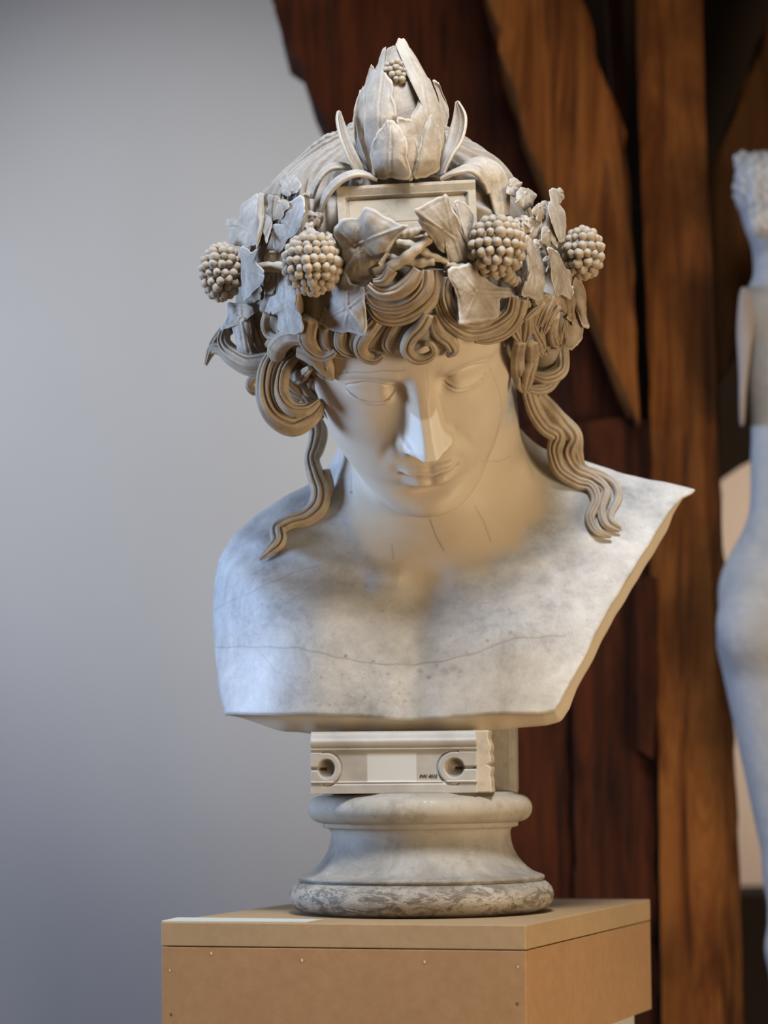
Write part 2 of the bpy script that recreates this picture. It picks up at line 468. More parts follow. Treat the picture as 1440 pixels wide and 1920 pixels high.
spot_m = simple('pale paint spot', (0.30, 0.24, 0.15))
for (x, y, r) in [(1354, 1735, 6), (1300, 1773, 6), (1318, 1822, 5), (1350, 1846, 5), (1377, 1828, 5), (1332, 1655, 4), (1361, 1640, 4), (1366, 1752, 4), (1372, 1765, 4)]:
    bm = bmesh.new(); bmesh.ops.create_icosphere(bm, subdivisions=2, radius=1.0)
    for v in bm.verts: v.co = Vector((v.co.x * r * 0.00097 * (1 + 0.3 * math.sin(v.co.z * 5)), v.co.y * 0.0015, v.co.z * r * 0.0018))
    me = bpy.data.meshes.new('paint_spot'); bm.to_mesh(me); bm.free(); me.materials.append(spot_m)
    o = bpy.data.objects.new('paint_spot', me); C.collection.objects.link(o); o.location = W(x, y, YF + 0.002); parent_keep(o, timber)
# ------------------------------------------------------------------ plinth
Ac = on_plane_z(302, 1729, Z0); Bc = on_plane_z(985, 1735, Z0); Cc = on_plane_z(1219, 1686, Z0)
uu = Ac - Bc; vv = Cc - Bc
nrm = vv - uu * (vv @ uu) / (uu @ uu); nrm = nrm / np.linalg.norm(nrm)
# keep the seen corner positions (nearly square)
Dc = Ac + vv
def plinth_mat(name, a, b2):
    m, nt, b = nodes(name)
    co = geo(nt).outputs['Position']
    col = mix(nt, ramp(nt, noise(nt, co, 60, 8, 0.7), [(0.35, 0.0), (0.65, 1.0)]), a, b2)
    col = mix(nt, ramp(nt, noise(nt, co, 7, 5, 0.6), [(0.4, 0.0), (0.7, 0.35)]), col, tuple(x * 0.8 for x in a))
    nt.links.new(col, b.inputs['Base Color']); b.inputs['Roughness'].default_value = 0.55
    bump(nt, noise(nt, co, 220, 3, 0.6), b, 0.12, 0.001)
    return m
MAT_MDF = plinth_mat('fibreboard side', (0.30, 0.158, 0.062), (0.345, 0.188, 0.078))
MAT_MDFT = plinth_mat('fibreboard top board edge', (0.32, 0.20, 0.092), (0.36, 0.23, 0.11))
def slab(name, z0, z1, inset, mat, parent, bev=0.0012):
    cs = [Ac, Bc, Cc, Dc]; cen = np.mean(cs, 0)
    V = []
    for z in (z0, z1):
        for c in cs:
            d = cen - c; d = d / np.linalg.norm(d)
            V.append((c[0] + d[0] * inset, c[1] + d[1] * inset, z))
    Fc = [(3, 2, 1, 0), (4, 5, 6, 7), (0, 1, 5, 4), (1, 2, 6, 5), (2, 3, 7, 6), (3, 0, 4, 7)]
    o = mesh_obj(name, V, Fc, mat, None, smooth=False)
    bevel_mesh(o, bev)
    return parent_keep(o, parent)
pl_c = np.mean([Ac, Bc, Cc, Dc], 0)
plinth = empty('plinth', (pl_c[0], pl_c[1], Z0 - 0.165), 'light brown fibreboard box plinth directly under the bust', 'plinth')
slab('top_board', Z0 - 0.0315, Z0, 0.0, MAT_MDFT, plinth)
slab('box_body', Z0 - 0.165, Z0 - 0.0325, 0.0006, MAT_MDF, plinth)
ndm = simple('filled nail hole', (0.55, 0.38, 0.2)); ndd = simple('open nail hole', (0.09, 0.04, 0.015))
fy = lambda x, y: (x, y)
def on_face(px, py, a, b):
    n = np.cross(b - a, np.array([0, 0, 1.0])); d = AX_F + (px - 720) / F_PX * AX_R + (960 - py) / F_PX * AX_U
    return CAM + d * (((a - CAM) @ n) / (d @ n)), n / np.linalg.norm(n)
for (x, y, r, mt) in [(318, 1820, 1.6, ndm), (321, 1902, 2.0, ndd), (396, 1788, 2.0, ndm), (566, 1801, 2.2, ndm), (796, 1804, 2.0, ndm), (971, 1813, 1.6, ndm), (970, 1882, 2.2, ndd)]:
    p, n = on_face(x, y, Bc, Ac)
    if n[1] > 0: n = -n
    bm = bmesh.new(); bmesh.ops.create_icosphere(bm, subdivisions=2, radius=r * 0.00068)
    me = bpy.data.meshes.new('nail_hole'); bm.to_mesh(me); bm.free(); me.materials.append(mt)
    o = bpy.data.objects.new('nail_hole', me); C.collection.objects.link(o)
    o.location = p; o.scale = (1, 0.3, 1.6); parent_keep(o, plinth)
# support below it
sup = empty('support_block', (pl_c[0], pl_c[1], 0), 'darker narrow support block below the brown plinth', 'pedestal')
slab('block_body', 0.0, Z0 - 0.1955, 0.10, MAT_DARK, sup)
slab('block_top', Z0 - 0.195, Z0 - 0.1655, 0.035, plinth_mat('pale board', (0.45, 0.40, 0.34), (0.5, 0.45, 0.38)), sup)
# sheet lying on the plinth
sh = [on_plane_z(303, 1725.6, Z0 + 0.002), on_plane_z(577, 1727.0, Z0 + 0.002), on_plane_z(606, 1722.5, Z0 + 0.002), on_plane_z(334, 1719.0, Z0 + 0.002)]
V = [(p[0], p[1], Z0 + 0.0022) for p in sh] + [(p[0], p[1], Z0 + 0.0036) for p in sh]
sheet = mesh_obj('label_card', [(v[0] - V[0][0], v[1] - V[0][1], v[2] - Z0) for v in V], [(3, 2, 1, 0), (4, 5, 6, 7), (0, 1, 5, 4), (1, 2, 6, 5), (2, 3, 7, 6), (3, 0, 4, 7)],
                 simple('pale card', (0.50, 0.49, 0.40), 0.5), None, smooth=False)
sheet.location = (V[0][0], V[0][1], Z0 - 0.0021)
sheet['label'] = 'thin pale card lying on the left front edge of the plinth'; sheet['category'] = 'card'

# ------------------------------------------------------------------ THE BUST
bust = empty('portrait_bust', (W(788, 1700, 0)[0], 0.0, Z0), 'pale plaster bust of a youth with ivy wreath, berries and tall bud', 'bust')
def part(name, V, Fc, mat, parent=bust, smooth=True, attrs=None, fix=False):
    o = mesh_obj(name, V, Fc, mat, None, smooth, attrs)
    if fix: fix_normals(o)
    if parent is bust: parent_keep(o, bust)
    else:
        o.parent = parent
        o.matrix_parent_inverse = (parent.matrix_parent_inverse.copy()) if parent.matrix_parent_inverse else Matrix()
        o.matrix_parent_inverse = (Matrix.Translation(Vector(bust.location)) @ parent.matrix_parent_inverse).inverted()
    return o

# head frame ------------------------------------------------------
LM = 0.00214                     # metres per life-size millimetre
HP = math.radians(43); HR = math.radians(6.8)
Vp = np.array([-math.sin(HR), 0, math.cos(HR)])
HU = np.array([math.cos(HR), 0, math.sin(HR)])
YH = np.array([0, -1.0, 0])
HF = math.cos(HP) * YH - math.sin(HP) * Vp
HV = math.cos(HP) * Vp + math.sin(HP) * YH
HY = math.radians(2.5)
HU, HF = HU * math.cos(HY) - HF * math.sin(HY), HF * math.cos(HY) + HU * math.sin(HY)
EYE_W = 84.0
EYE = W(788, 724, -0.22)
HO = EYE - HF * EYE_W * LM       # local origin
def to_head(P):
    d = (P - HO) / LM
    return d @ HU, d @ HV, d @ HF
def from_head(u, v, w_):
    return HO + (np.multiply.outer(u, HU) + np.multiply.outer(v, HV) + np.multiply.outer(w_, HF)) * LM

_pv = np.array([-125, -116, -110, -104, -97, -90, -83, -78, -72, -64, -56, -48, -30, -12, 0, 8, 20, 40, 60, 85, 110, 125])
_pw = np.array([55, 66, 77, 84, 87.5, 87, 84, 83, 86, 87, 87, 86, 85, 84, 85, 89, 91, 90, 86, 74, 50, 20])
_wv = np.array([-125, -110, -100, -90, -75, -60, -40, -20, 0, 30, 60, 90, 110, 125])
_ww = np.array([23, 28, 35, 42, 51, 58, 64, 67.5, 69, 69, 66, 55, 38, 15])
_TG = np.arange(-160, 160.1, 0.5)
def table(x, y, s):
    k = np.arange(-int(4 * s / 0.5) - 1, int(4 * s / 0.5) + 2) * 0.5; g = np.exp(-(k / s) ** 2 / 2); g /= g.sum()
    t = np.interp(_TG, x, y); n = len(k) // 2
    return np.convolve(np.pad(t, n, mode='edge'), g, mode='valid')
T_PC = table(_pv, _pw, 2.6); T_W = table(_wv, _ww * 1.045, 5.0); T_W0 = table([-120, -100, -60, 0, 60], [46, 40, 14, 0, 0], 8.0)
T_NH = table([-56, -50.5, -48.5, -46, -43, -38, -30, -20, -8, 2, 10, 18, 26], [0, 0.5, 6, 16, 22, 22.5, 19.5, 15.5, 10.5, 7, 3.5, 1.2, 0], 1.1)
def head_f(P, detail=True):
    u, v, w_ = to_head(P)
    au = np.abs(u)
    pc = np.interp(v, _TG, T_PC); Wd = np.interp(v, _TG, T_W)
    w0 = np.interp(v, _TG, T_W0)
    feat = 0
    if detail:
        # brow
        brow_v = 11 + 3.0 * gau(au - 28, 16) - 5 * sstep(36, 60, au)
        feat = 2.6 * gau(v - brow_v, 5.0) * sstep(6, 16, au) * (1 - sstep(48, 60, au))
        # sockets
        feat = feat - 7.0 * gau(au - 30, 16) * gau(v - 0.5, 9.5) - 5.0 * gau(au - 15, 6) * gau(v - 0, 8)
        # eyeball and lids
        du = (au - 31) / 15.5
        inn = np.clip(1 - du ** 2, 0, 1)
        feat = feat + 7.6 * np.exp(-np.clip(((au - 31) / 14.5) ** 2, 0, 20) ** 1.5 - np.abs((v + 2.0) / 8.4) ** 3)
        low = -2.5 - 6.4 * inn; up = -0.5 + 7.0 * inn
        e = sstep(0.0, 0.25, inn)
        feat = feat + e * (-1.7 * gau(v - low, 0.75) + 0.9 * gau(v - low + 1.7, 1.0) + 0.9 * gau(v - low - 1.6, 1.1))
        feat = feat + e * (-1.3 * gau(v - up, 1.0) + 0.7 * gau(v - up - 2.0, 1.2))
        # nose
        nh = np.interp(v, _TG, T_NH)
        a = np.interp(v, [-48, -42, -30, 0, 20], [5.0, 5.5, 4.2, 4.0, 5])
        b = np.interp(v, [-52, -46, -40, -28, -10, 8, 25], [10, 14.5, 15.5, 13, 11, 11.5, 16])
        s = 1 - sstep(0, 1, (au - a * 0.55) / (b - a * 0.55))
        feat = feat + nh * s
        feat = feat + 8.5 * gau(au - 13.0, 4.4) * gau(v + 42.5, 5.0)          # alae
        feat = feat - 2.0 * gau(au - 18.5, 3) * gau(v + 42, 7)
        feat = feat - 4.0 * gau(au - 6.5, 2.8) * gau(v + 49.5, 2.0)           # nostrils
        # muzzle, lips
        feat = feat + 3.2 * gau(u, 25) * gau(v + 62, 13)
        feat = feat - 1.2 * gau(u, 2.6) * gau(v + 53, 4.0)
        vm = -65.3 + 0.9 * gau(u, 4.5) * -1 + 0.9 * gau(au - 8, 5) - 0.6 + 1.1 * sstep(9, 20, au)
        lip = 1 - sstep(12, 20.5, au)
        feat = feat + 4.6 * gau(v - vm - 3.0, 2.6) * lip + 1.3 * gau(v - vm - 6.4, 1.1) * lip * (1 - 0.6 * gau(u, 2.5))
        feat = feat + 6.4 * gau(v - vm + 6.2, 5.0) * (1 - sstep(8, 20, au)) * (1 - 0.15 * gau(u, 2.5))
        feat = feat - 3.3 * gau(v - vm, 1.3) * (1 - sstep(16.5, 21, au))
        feat = feat - 1.2 * gau(au - 21.5, 3.4) * gau(v + 61.5, 4.0)
        feat = feat - 3.6 * gau(u, 14) * gau(v + 84, 4.0)
        feat = feat + 3.0 * gau(u, 15) * gau(v + 99, 10)                        # chin
        feat = feat + 3.2 * gau(au - 37, 15) * gau(v + 24, 15)                  # cheeks
        feat = feat - 1.6 * gau(au - 24 + (v + 44) * 0.35, 4.0) * gau(v + 50, 10)
        feat = feat - 2.0 * gau(au - 44, 12) * gau(v + 62, 16)
    n = 2.25
    q = np.maximum(w_ - w0, 0) / (pc + feat - w0)
    r = ((au / Wd) ** n + q ** n) ** (1 / n)
    g = (r - 1) * 52
    # steepness is lower at front: fine, Newton uses the true gradient
    g = smax(g, (-117.0 + (86 - w_) * 0.36) - v, 9)          # underside of the jaw
    g = smax(g, -w_ - 40, 10)
    g = smax(g, v - 96, 14)
    # skull
    sk = (np.sqrt((u / 71) ** 2 + ((v - 44) / 70) ** 2 + ((w_ + 2) / 90) ** 2) - 1) * 78
    g = smin(g, sk, 14)
    return g * LM

# chest ------------------------------------------------------------
OUT = [(421, 1341), (410, 1290), (403, 1220), (399, 1150), (398, 1090), (401, 1045), (424, 1005), (470, 968), (540, 926), (590, 903), (640, 868), (720, 820), (960, 810), (1040, 822),
       (1068, 836), (1092, 838), (1110, 850), (1160, 876), (1200, 888), (1255, 903), (1303, 913), (1310, 918), (1298, 926), (1279, 934), (1255, 962), (1229, 1002), (1206, 1040), (1182, 1080), (1157, 1119), (1138, 1150),
       (1108, 1208), (1090, 1245), (1071, 1280), (1052, 1318), (1040, 1334), (1020, 1338), (992, 1339), (908, 1341), (829, 1348), (776, 1351), (697, 1346), (591, 1342), (500, 1341)]
_cy = np.array([780, 850, 900, 950, 1000, 1060, 1120, 1200, 1290, 1360, 1420])
_cw = np.array([0.15, 0.112, 0.082, 0.042, 0.008, -0.030, -0.062, -0.088, -0.102, -0.106, -0.106])
_cg = np.arange(600, 1700.1, 2.0); _ck = np.exp(-(np.arange(-80, 81) * 2.0 / 26) ** 2 / 2); _ck /= _ck.sum()
_ct = np.convolve(np.pad(np.interp(_cg, _cy, _cw), 80, mode='edge'), _ck, mode='valid')
def chest_Y(px, py):
    y = np.interp(py, _cg, _ct)
    # sides recede
    tl = np.clip((640 - px) / 245, 0, 1.4); tr = np.clip((900 - px) / -420, 0, 1.2)
    y = y + 0.135 * tl ** 2.4 + 0.055 * tr ** 1.8
    y = y - 0.016 * gau(px - 590, 105) * gau(py - 1210, 110) - 0.016 * gau(px - 960, 120) * gau(py - 1190, 110)
    y = y + 0.009 * gau(px - 780 + (py - 1200) * 0.04, 38) * sstep(1080, 1130, py)
    y = y + 0.018 * gau(px - 797, 46) * gau(py - 1088, 48)
    y = y - 0.016 * gau(px - 480, 60) * gau(py - 1080, 60)
    dl = seg_d(px, py, [(745, 1078), (680, 1062), (600, 1050), (520, 1020), (450, 1005)])
    dr = seg_d(px, py, [(850, 1078), (920, 1060), (1000, 1050), (1090, 1010), (1180, 960)])
    y = y - 0.008 * gau(dl, 16) - 0.006 * gau(dr, 18)
    y = y + 0.006 * gau(seg_d(px, py, [(680, 1095), (560, 1085), (470, 1055)]), 20)
    # pectoral lower border
    return y
def body_f(P, fine=True):
    px, py = proj(P)
    Y = P[:, 1]
    yf = chest_Y(px, py)
    f = (yf - Y) * 0.80
    dep = Y - yf
    sd = poly_sd(px, py, OUT).reshape(px.shape)
    wr = np.clip((px - 900) / 120, 0, 1); wb = np.clip((py - 1290) / 40, 0, 1)
    E = 15 * wr * sstep(905, 940, py) * (1 - 0.4 * wb) + (38 * wb * gau(px - 760, 460) * sstep(415, 540, px)) * (1 - wr * 0.55)
    chip = 1.3 * np.sin(px * 0.037 + 1.9) * np.sin(py * 0.043 + px * 0.013) + 0.9 * np.sin(px * 0.083 + 2 * np.sin(px * 0.021)) * np.cos(py * 0.067)
    ex = E * sstep(0.004, 0.075, dep) - np.clip(dep - 0.10, 0, 1) * 260 * (wb * 1.0)
    cut = (sd - ex - chip * np.maximum(wr, wb)) * PXM
    top = sstep(960, 1060, py)
    kk = 0.006 + 0.05 * (1 - sstep(430, 700, px)) * (1 - sstep(1180, 1330, py)) + 0.018 * (1 - sstep(860, 960, py)) * (1 - sstep(1180, 1290, px))
    f = smax(f, cut, kk)
    f = smax(f, Y - 0.135, 0.02)
    f = smax(f, Y - 0.135 + 0, 0.02)
    # neck: a tapering elliptic column
    A = N0; B = N1
    t = np.clip(((P - A) @ (B - A)) / ((B - A) @ (B - A)), -0.2, 1.1)
    Q = P - (A + t[:, None] * (B - A))
    rx = 0.130 + 0.012 * (1 - t); ry = 0.118
    nk = (np.sqrt((Q[:, 0] / rx) ** 2 + (Q[:, 1] / ry) ** 2 + (Q[:, 2] / 0.12) ** 2) - 1) * 0.115
    # tendons
    for (a, b, r) in TEND:
        tt = np.clip(((P - a) @ (b - a)) / ((b - a) @ (b - a)), 0, 1)
        d = np.linalg.norm(P - (a + tt[:, None] * (b - a)), axis=1) - r
        nk = smin(nk, d, 0.03)
    f = smin(f, nk, 0.055)
    # hole through under the chest for nothing: keep solid
    return smin(f, head_f(P), 0.008)
N0 = W(815, 1075, 0.09); N1 = W(806, 790, 0.075)
TEND = [(W(762, 1050, 0.018), W(668, 905, 0.045), 0.017), (W(850, 1048, 0.018), W(962, 880, 0.045), 0.017)]

Vb, Qb = surface_nets(body_f, np.array([-0.30, -0.47, Z0 + 0.235]), np.array([0.52, 0.20, Z0 + 1.12]), 0.0062)
Vb = newton(Vb, body_f, 2, 0.003)
Vb, Qb, _ = subdiv(Vb, Qb)
Vb = newton(Vb, body_f, 2, 0.002)
# finer in front, where it is seen
ctr = Vb[Qb].mean(1)
cpx, cpy = proj(ctr)
hu, hv, hw = to_head(ctr)
Vb, Qb, _ = subdiv(Vb, Qb, None)
Vb = newton(Vb, body_f, 2, 0.0015)

px, py = proj(Vb); hu, hv, hw = to_head(Vb)
is_head = (head_f(Vb, True) < 0.004) & (Vb[:, 2] > W(800, 990, 0)[2])
front = Vb[:, 1] < 0.13
NK = [(640, 780), (648, 950), (690, 1025), (745, 1075), (795, 1115), (845, 1075), (900, 1055), (970, 1020), (1030, 950), (1010, 860), (1000, 780)]
dust = sstep(-22, 26, poly_sd(px, py, NK) + 8 * np.sin(px * 0.03 + py * 0.021) + 6 * np.sin(px * 0.071 - py * 0.05))
dust = np.where(is_head, 0.0, dust)
dust = dust * (0.82 + 0.12 * np.sin(px * 0.013 + 2) * np.cos(py * 0.017)) * (1 - 0.35 * gau(px - 785, 45) * (1 - sstep(1100, 1190, py)))
# carved cracks and scars of the cast
stain = np.zeros(len(Vb))
cr = [([(398, 1214), (470, 1212), (560, 1215), (630, 1232), (700, 1245), (770, 1247), (830, 1240), (900, 1222), (960, 1198), (1060, 1192)], 1.5, 0.55),
      ([(402, 1142), (470, 1110), (540, 1078), (600, 1058)], 1.4, 0.35), ([(480, 1215), (520, 1260), (560, 1275)], 1.2, 0.3),
      ([(806, 975), (815, 1000), (832, 1032)], 1.5, 0.7), ([(890, 948), (905, 975), (920, 1015)], 1.3, 0.5), ([(738, 1048), (735, 1020)], 1.3, 0.5),
      ([(600, 700), (660, 699), (760, 694)], 1.2, 0.5), ([(800, 692), (803, 720), (800, 760)], 1.1, 0.35), ([(918, 690), (935, 730), (942, 770), (925, 840), (912, 860)], 1.1, 0.3),
      ([(625, 735), (629, 735)], 0.8, 0.3), ([(905, 866), (935, 864), (957, 856)], 1.0, 0.4), ([(659, 890), (660, 925)], 1.2, 0.4)]
off = np.zeros(len(Vb))
fm = (front & (Vb[:, 1] < 0.12))
for pts, wd, am in cr:
    wob = 1.6 * np.sin(px * 0.12 + py * 0.05)
    d = seg_d(px, py + wob * 0.6, pts)
    stain = np.maximum(stain, am * gau(d, wd)); off += 0.0006 * am * gau(d, wd * 1.2)
rs = random.Random(5)
for (x, y, r, am) in [(1018, 1088, 11, 0.35), (1024, 1086, 9, 0.3), (765, 1148, 12, 0.25), (763, 1242, 11, 0.35), (957, 1186, 4, 0.6), (914, 1201, 3, 0.7), (648, 1230, 3, 0.9), (700, 1240, 2.5, 0.7), (788, 1258, 5, 0.5),
                      (818, 1248, 4, 0.45), (835, 1260, 8, 0.4), (850, 1252, 8, 0.45), (862, 1258, 6, 0.4), (804, 1270, 4, 0.6), (659, 923, 2.5, 0.9), (651, 698, 2.2, 0.8), (765, 1300, 6, 0.2)] + \
        [(rs.uniform(560, 760), rs.uniform(1255, 1325), rs.uniform(1.2, 3), rs.uniform(0.3, 0.6)) for _ in range(34)] + \
        [(rs.uniform(430, 1120), rs.uniform(1060, 1330), rs.uniform(1.0, 2.4), rs.uniform(0.2, 0.5)) for _ in range(60)]:
    stain = np.maximum(stain, am * np.exp(-(((px - x) / (r * 1.15)) ** 2 + ((py - y) / r) ** 2) ** 1.6))
stain *= fm
patch = (np.abs(hu + 0.5) < 13) & (hv < -12) & (hv > -50) & (hw > 86)
pt = sstep(0, 3, 18 - np.abs(hu - 1)) * sstep(0, 2.2, -hv - 15) * sstep(0, 2, hv + 49) * sstep(86, 90, hw) * is_head
wr_ = np.clip((px - 900) / 120, 0, 1); sdp = poly_sd(px, py, OUT)
edge = np.clip(sstep(-2.0, 1.5, sdp), 0, 1) * ((py > 1332) | (px > 1030)) * (px < 1330) * (py > 905) * (1 - is_head)
Vb = Vb + off[:, None] * np.array([0, 1.0, 0])
part('head_and_chest', Vb, Qb, MAT_BODY, attrs={'dust': dust, 'stain': stain, 'patch': pt, 'edge': edge * 0.9})

# ------------------------------------------------------------------ hair cap: dense ridged shell over the skull
HVOL = [(W(566, 680, -0.07), np.array([0.040, 0.075, 0.062])), (W(508, 575, -0.06), np.array([0.05, 0.08, 0.10])), (W(1018, 610, -0.06), np.array([0.040, 0.075, 0.085])), (W(1030, 465, -0.06), np.array([0.024, 0.09, 0.065])), (W(520, 440, -0.07), np.array([0.04, 0.08, 0.07]))]
def cap_f(P):
    u, v, w_ = to_head(P)
    dx, dy, dz = u / 92, (v - 40) / 86, (w_ + 4) / 101
    r = np.sqrt(dx * dx + dy * dy + dz * dz)
    g = (r - 1) * 90
    cu, cv, cw_ = dx / (r + 1e-6), dy / (r + 1e-6), dz / (r + 1e-6)
    # crown whorl slightly behind the top
    ang = np.arctan2(cu, cw_ + 0.35); rad = np.arccos(np.clip(cv, -1, 1))
    g = g - 1.3 * np.sin(ang * 46 + 5 * np.sin(rad * 4) + 2 * np.sin(rad * 9 + ang * 3)) * sstep(0.05, 0.4, rad) - 2.2 * np.sin(ang * 9 + 3 * rad) * np.sin(rad * 7 + 1)
    for c_, r_ in HVOL:
        q_ = (P - c_) / r_; g = smin(g, (np.linalg.norm(q_, axis=1) - 1) * 0.06 / LM, 10)
    # hairline: keep the face free
    line = 34 - v + 0.0 * u
    g = smax(g, np.where(w_ > -200, smin(line * 1.0, (np.abs(u) * -1 + 200), 1), line) - (60 * (1 - sstep(-10, 40, w_)) + 40 * (1 - sstep(-60, 0, w_)) + 90 * sstep(52, 66, np.abs(u))), 8)
    return g * LM
Vc, Qc = surface_nets(cap_f, np.array([-0.22, -0.47, Z0 + 0.55]), np.array([0.30, 0.20, Z0 + 1.15]), 0.005)
Vc, Qc, _ = subdiv(Vc, Qc)
Vc = newton(Vc, cap_f, 2, 0.002)
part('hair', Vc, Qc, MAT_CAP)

# ------------------------------------------------------------------ reference ellipsoid that carries wreath and curls
EC = W(768, 492, -0.14); ER = np.array([0.222, 0.212, 0.196])
def headY(px, py, lift=0.0):
    """depth of the hair mass along the sight line, lift metres above it"""
    px = np.asarray(px, float); py = np.asarray(py, float)
    d = AX_F + (px[..., None] - 720) / F_PX * AX_R + (960 - py[..., None]) / F_PX * AX_U
    R = ER + np.asarray(lift)[..., None]
    o = (CAM - EC) / R; dd = d / R
    a = (dd * dd).sum(-1); b = (o * dd).sum(-1); c = (o * o).sum(-1) - 1
    disc = np.maximum(b * b - a * c, 0)
    t = (-b - np.sqrt(disc)) / a
    y = CAM[1] + d[..., 1] * t
    return np.minimum(y, EC[1] + 0.09)
def out_normal(P):
    n = (P - EC) / (ER ** 2); return n / np.linalg.norm(n, axis=-1, keepdims=True)

def catmull(P, n, closed=False):
    P = np.asarray(P, float); m = len(P); out = []
    segs = m if closed else m - 1
    per = max(1, int(round(n / segs)))
    for i in range(segs):
        if closed: p0, p1, p2, p3 = P[(i - 1) % m], P[i], P[(i + 1) % m], P[(i + 2) % m]
        else: p0, p1, p2, p3 = P[max(i - 1, 0)], P[i], P[i + 1], P[min(i + 2, m - 1)]
        for j in range(per):
            t = j / per
            out.append(0.5 * ((2 * p1) + (-p0 + p2) * t + (2 * p0 - 5 * p1 + 4 * p2 - p3) * t * t + (-p0 + 3 * p1 - 3 * p2 + p3) * t ** 3))
    if not closed: out.append(P[-1])
    return np.array(out)

def sweep_ribbed(name, path, widths, thick=0.6, ridges=4, normal='out', mat=None, parent=bust, seg=56, groove=0.16, wave=0.0, ytype='head'):
    """a lock of hair: half-round section with carved furrows. path = (px, py, Yworld)"""
    P3 = W(np.array([p[0] for p in path]), np.array([p[1] for p in path]), np.array([p[2] for p in path]))
    data = np.concatenate([P3, np.array(widths)[:, None] * PXM], 1)
    D = catmull(data, seg); P = D[:, :3]; w_ = np.maximum(D[:, 3], 0.0012)
    T = np.gradient(P, axis=0); T /= np.linalg.norm(T, axis=1, keepdims=True) + 1e-9
    if isinstance(normal, str):
        No = out_normal(P); No = No + np.array([0, -0.8, 0])
    else: No = np.tile(np.array(normal, float), (len(P), 1))
    No -= (No * T).sum(1, keepdims=True) * T; No /= np.linalg.norm(No, axis=1, keepdims=True) + 1e-9
    for k in range(3):
        No[1:-1] = (No[:-2] + No[1:-1] + No[2:]) / 3; No /= np.linalg.norm(No, axis=1, keepdims=True)
    B = np.cross(T, No)
    ns = ridges * 7 + 1
    s = np.linspace(-1, 1, ns)
    V = []
    L = np.linspace(0, 1, len(P))
    for i in range(len(P)):
        h = np.sqrt(np.clip(1 - np.abs(s) ** 2.2, 0, 1))
        ph = (s + 0.10 * np.sin(s * 2.5 + L[i] * 5 + ridges)) * (ridges * 0.72) * math.pi / 2 + 0.5 + len(path) * 0.3
        gr = 1 - groove * (1 - np.abs(np.sin(ph))) * (1.5 + 0.9 * math.sin(L[i] * 4 + 1.7 * ridges) * np.sin(s * 3)) - 0.05 * np.sin(s * 7 + L[i] * 6)
        top = h * gr * thick * w_[i] / 2 * 1.25
        V.append(P[i] + np.outer(s * w_[i] / 2, B[i]) + np.outer(top, No[i]))
        sb = s[::-1][1:-1]
        hb = np.sqrt(np.clip(1 - np.abs(sb) ** 2.2, 0, 1)) * thick * 0.7 * w_[i] / 2
        V.append(P[i] + np.outer(sb * w_[i] / 2, B[i]) - np.outer(hb, No[i]))
    ring = ns + ns - 2
    V = np.concatenate(V)
    idx = np.arange(len(P) * ring).reshape(len(P), ring)
    a = idx[:-1]; b = idx[1:]
    Q = np.stack([a, np.roll(a, -1, 1), np.roll(b, -1, 1), b], -1).reshape(-1, 4)
    F_ = [tuple(q) for q in Q.tolist()] + [tuple(idx[0][::-1].tolist()), tuple(idx[-1].tolist())]
    return part(name, V, F_, mat or MAT_HAIR, parent, fix=True)

def lock(pts, widths, lift=0.012, ridges=4, thick=0.75, **kw):
    """pts in photograph pixels; lift metres above the hair mass (scalar or list)"""
    n = len(pts)
    lf = np.array(lift if hasattr(lift, '__len__') else [lift] * n, float)
    if len(lf) != n: lf = np.interp(np.linspace(0, 1, n), np.linspace(0, 1, len(lf)), lf)
    if not hasattr(widths, '__len__'): widths = [widths * 0.75] + [widths] * (n - 2) + [widths * 0.4]
    wd = np.interp(np.linspace(0, 1, n), np.linspace(0, 1, len(widths)), widths)
    px_ = np.array([p[0] for p in pts], float); py_ = np.array([p[1] for p in pts], float)
    Y = np.array([headY(px_[i], py_[i], lf[i]) for i in range(n)])
    return sweep_ribbed('hair_lock', [(px_[i], py_[i], float(Y[i])) for i in range(n)], wd, thick, ridges, **kw)

# front fringe ------------------------------------------------
lock([(815, 505), (812, 545), (786, 578), (747, 596), (712, 592), (690, 566)], [30, 36, 34, 30, 26, 14], 0.014, 4)
lock([(800, 505), (796, 540), (770, 566), (738, 576), (705, 570), (686, 550)], [24, 32, 30, 26, 20, 10], 0.026, 4)
lock([(784, 505), (768, 530), (742, 548), (712, 550), (690, 534)], [24, 30, 28, 22, 12], 0.034, 3)
lock([(735, 505), (720, 526), (700, 528)], [22, 20, 10], 0.036, 3)
lock([(833, 508), (822, 545), (833, 586), (860, 614), (888, 622), (925, 612), (955, 588), (962, 555)], [20, 30, 34, 34, 32, 30, 28, 20], 0.010, 5)
lock([(842, 520), (836, 556), (850, 590), (876, 604), (908, 602), (936, 582)], [18, 24, 26, 26, 24, 14], 0.022, 4)
lock([(978, 560), (968, 596), (945, 622), (916, 634), (890, 640)], [26, 30, 28, 24, 8], 0.006, 4)
lock([(803, 588), (790, 612), (770, 634), (763, 656), (777, 672), (798, 672), (813, 660), (808, 646), (796, 644)], [22, 26, 26, 24, 22, 20, 16, 12, 8], 0.022, 3)
lock([(812, 586), (822, 618), (842, 638), (850, 656), (838, 668)], [26, 32, 28, 22, 8], 0.008, 3)
lock([(748, 600), (734, 624), (727, 646), (735, 662)], [22, 26, 24, 10], 0.008, 3)
lock([(762, 604), (756, 630), (752, 652)], [18, 20, 10], 0.002, 2)
lock([(708, 600), (690, 622), (676, 646), (682, 666), (703, 674), (719, 666)], [24, 28, 26, 24, 20, 9], 0.012, 3)
lock([(672, 618), (662, 640), (668, 660), (690, 672)], [22, 24, 22, 8], 0.004, 3)
lock([(640, 622), (640, 645), (656, 660), (676, 664)], [24, 26, 22, 9], 0.008, 3)
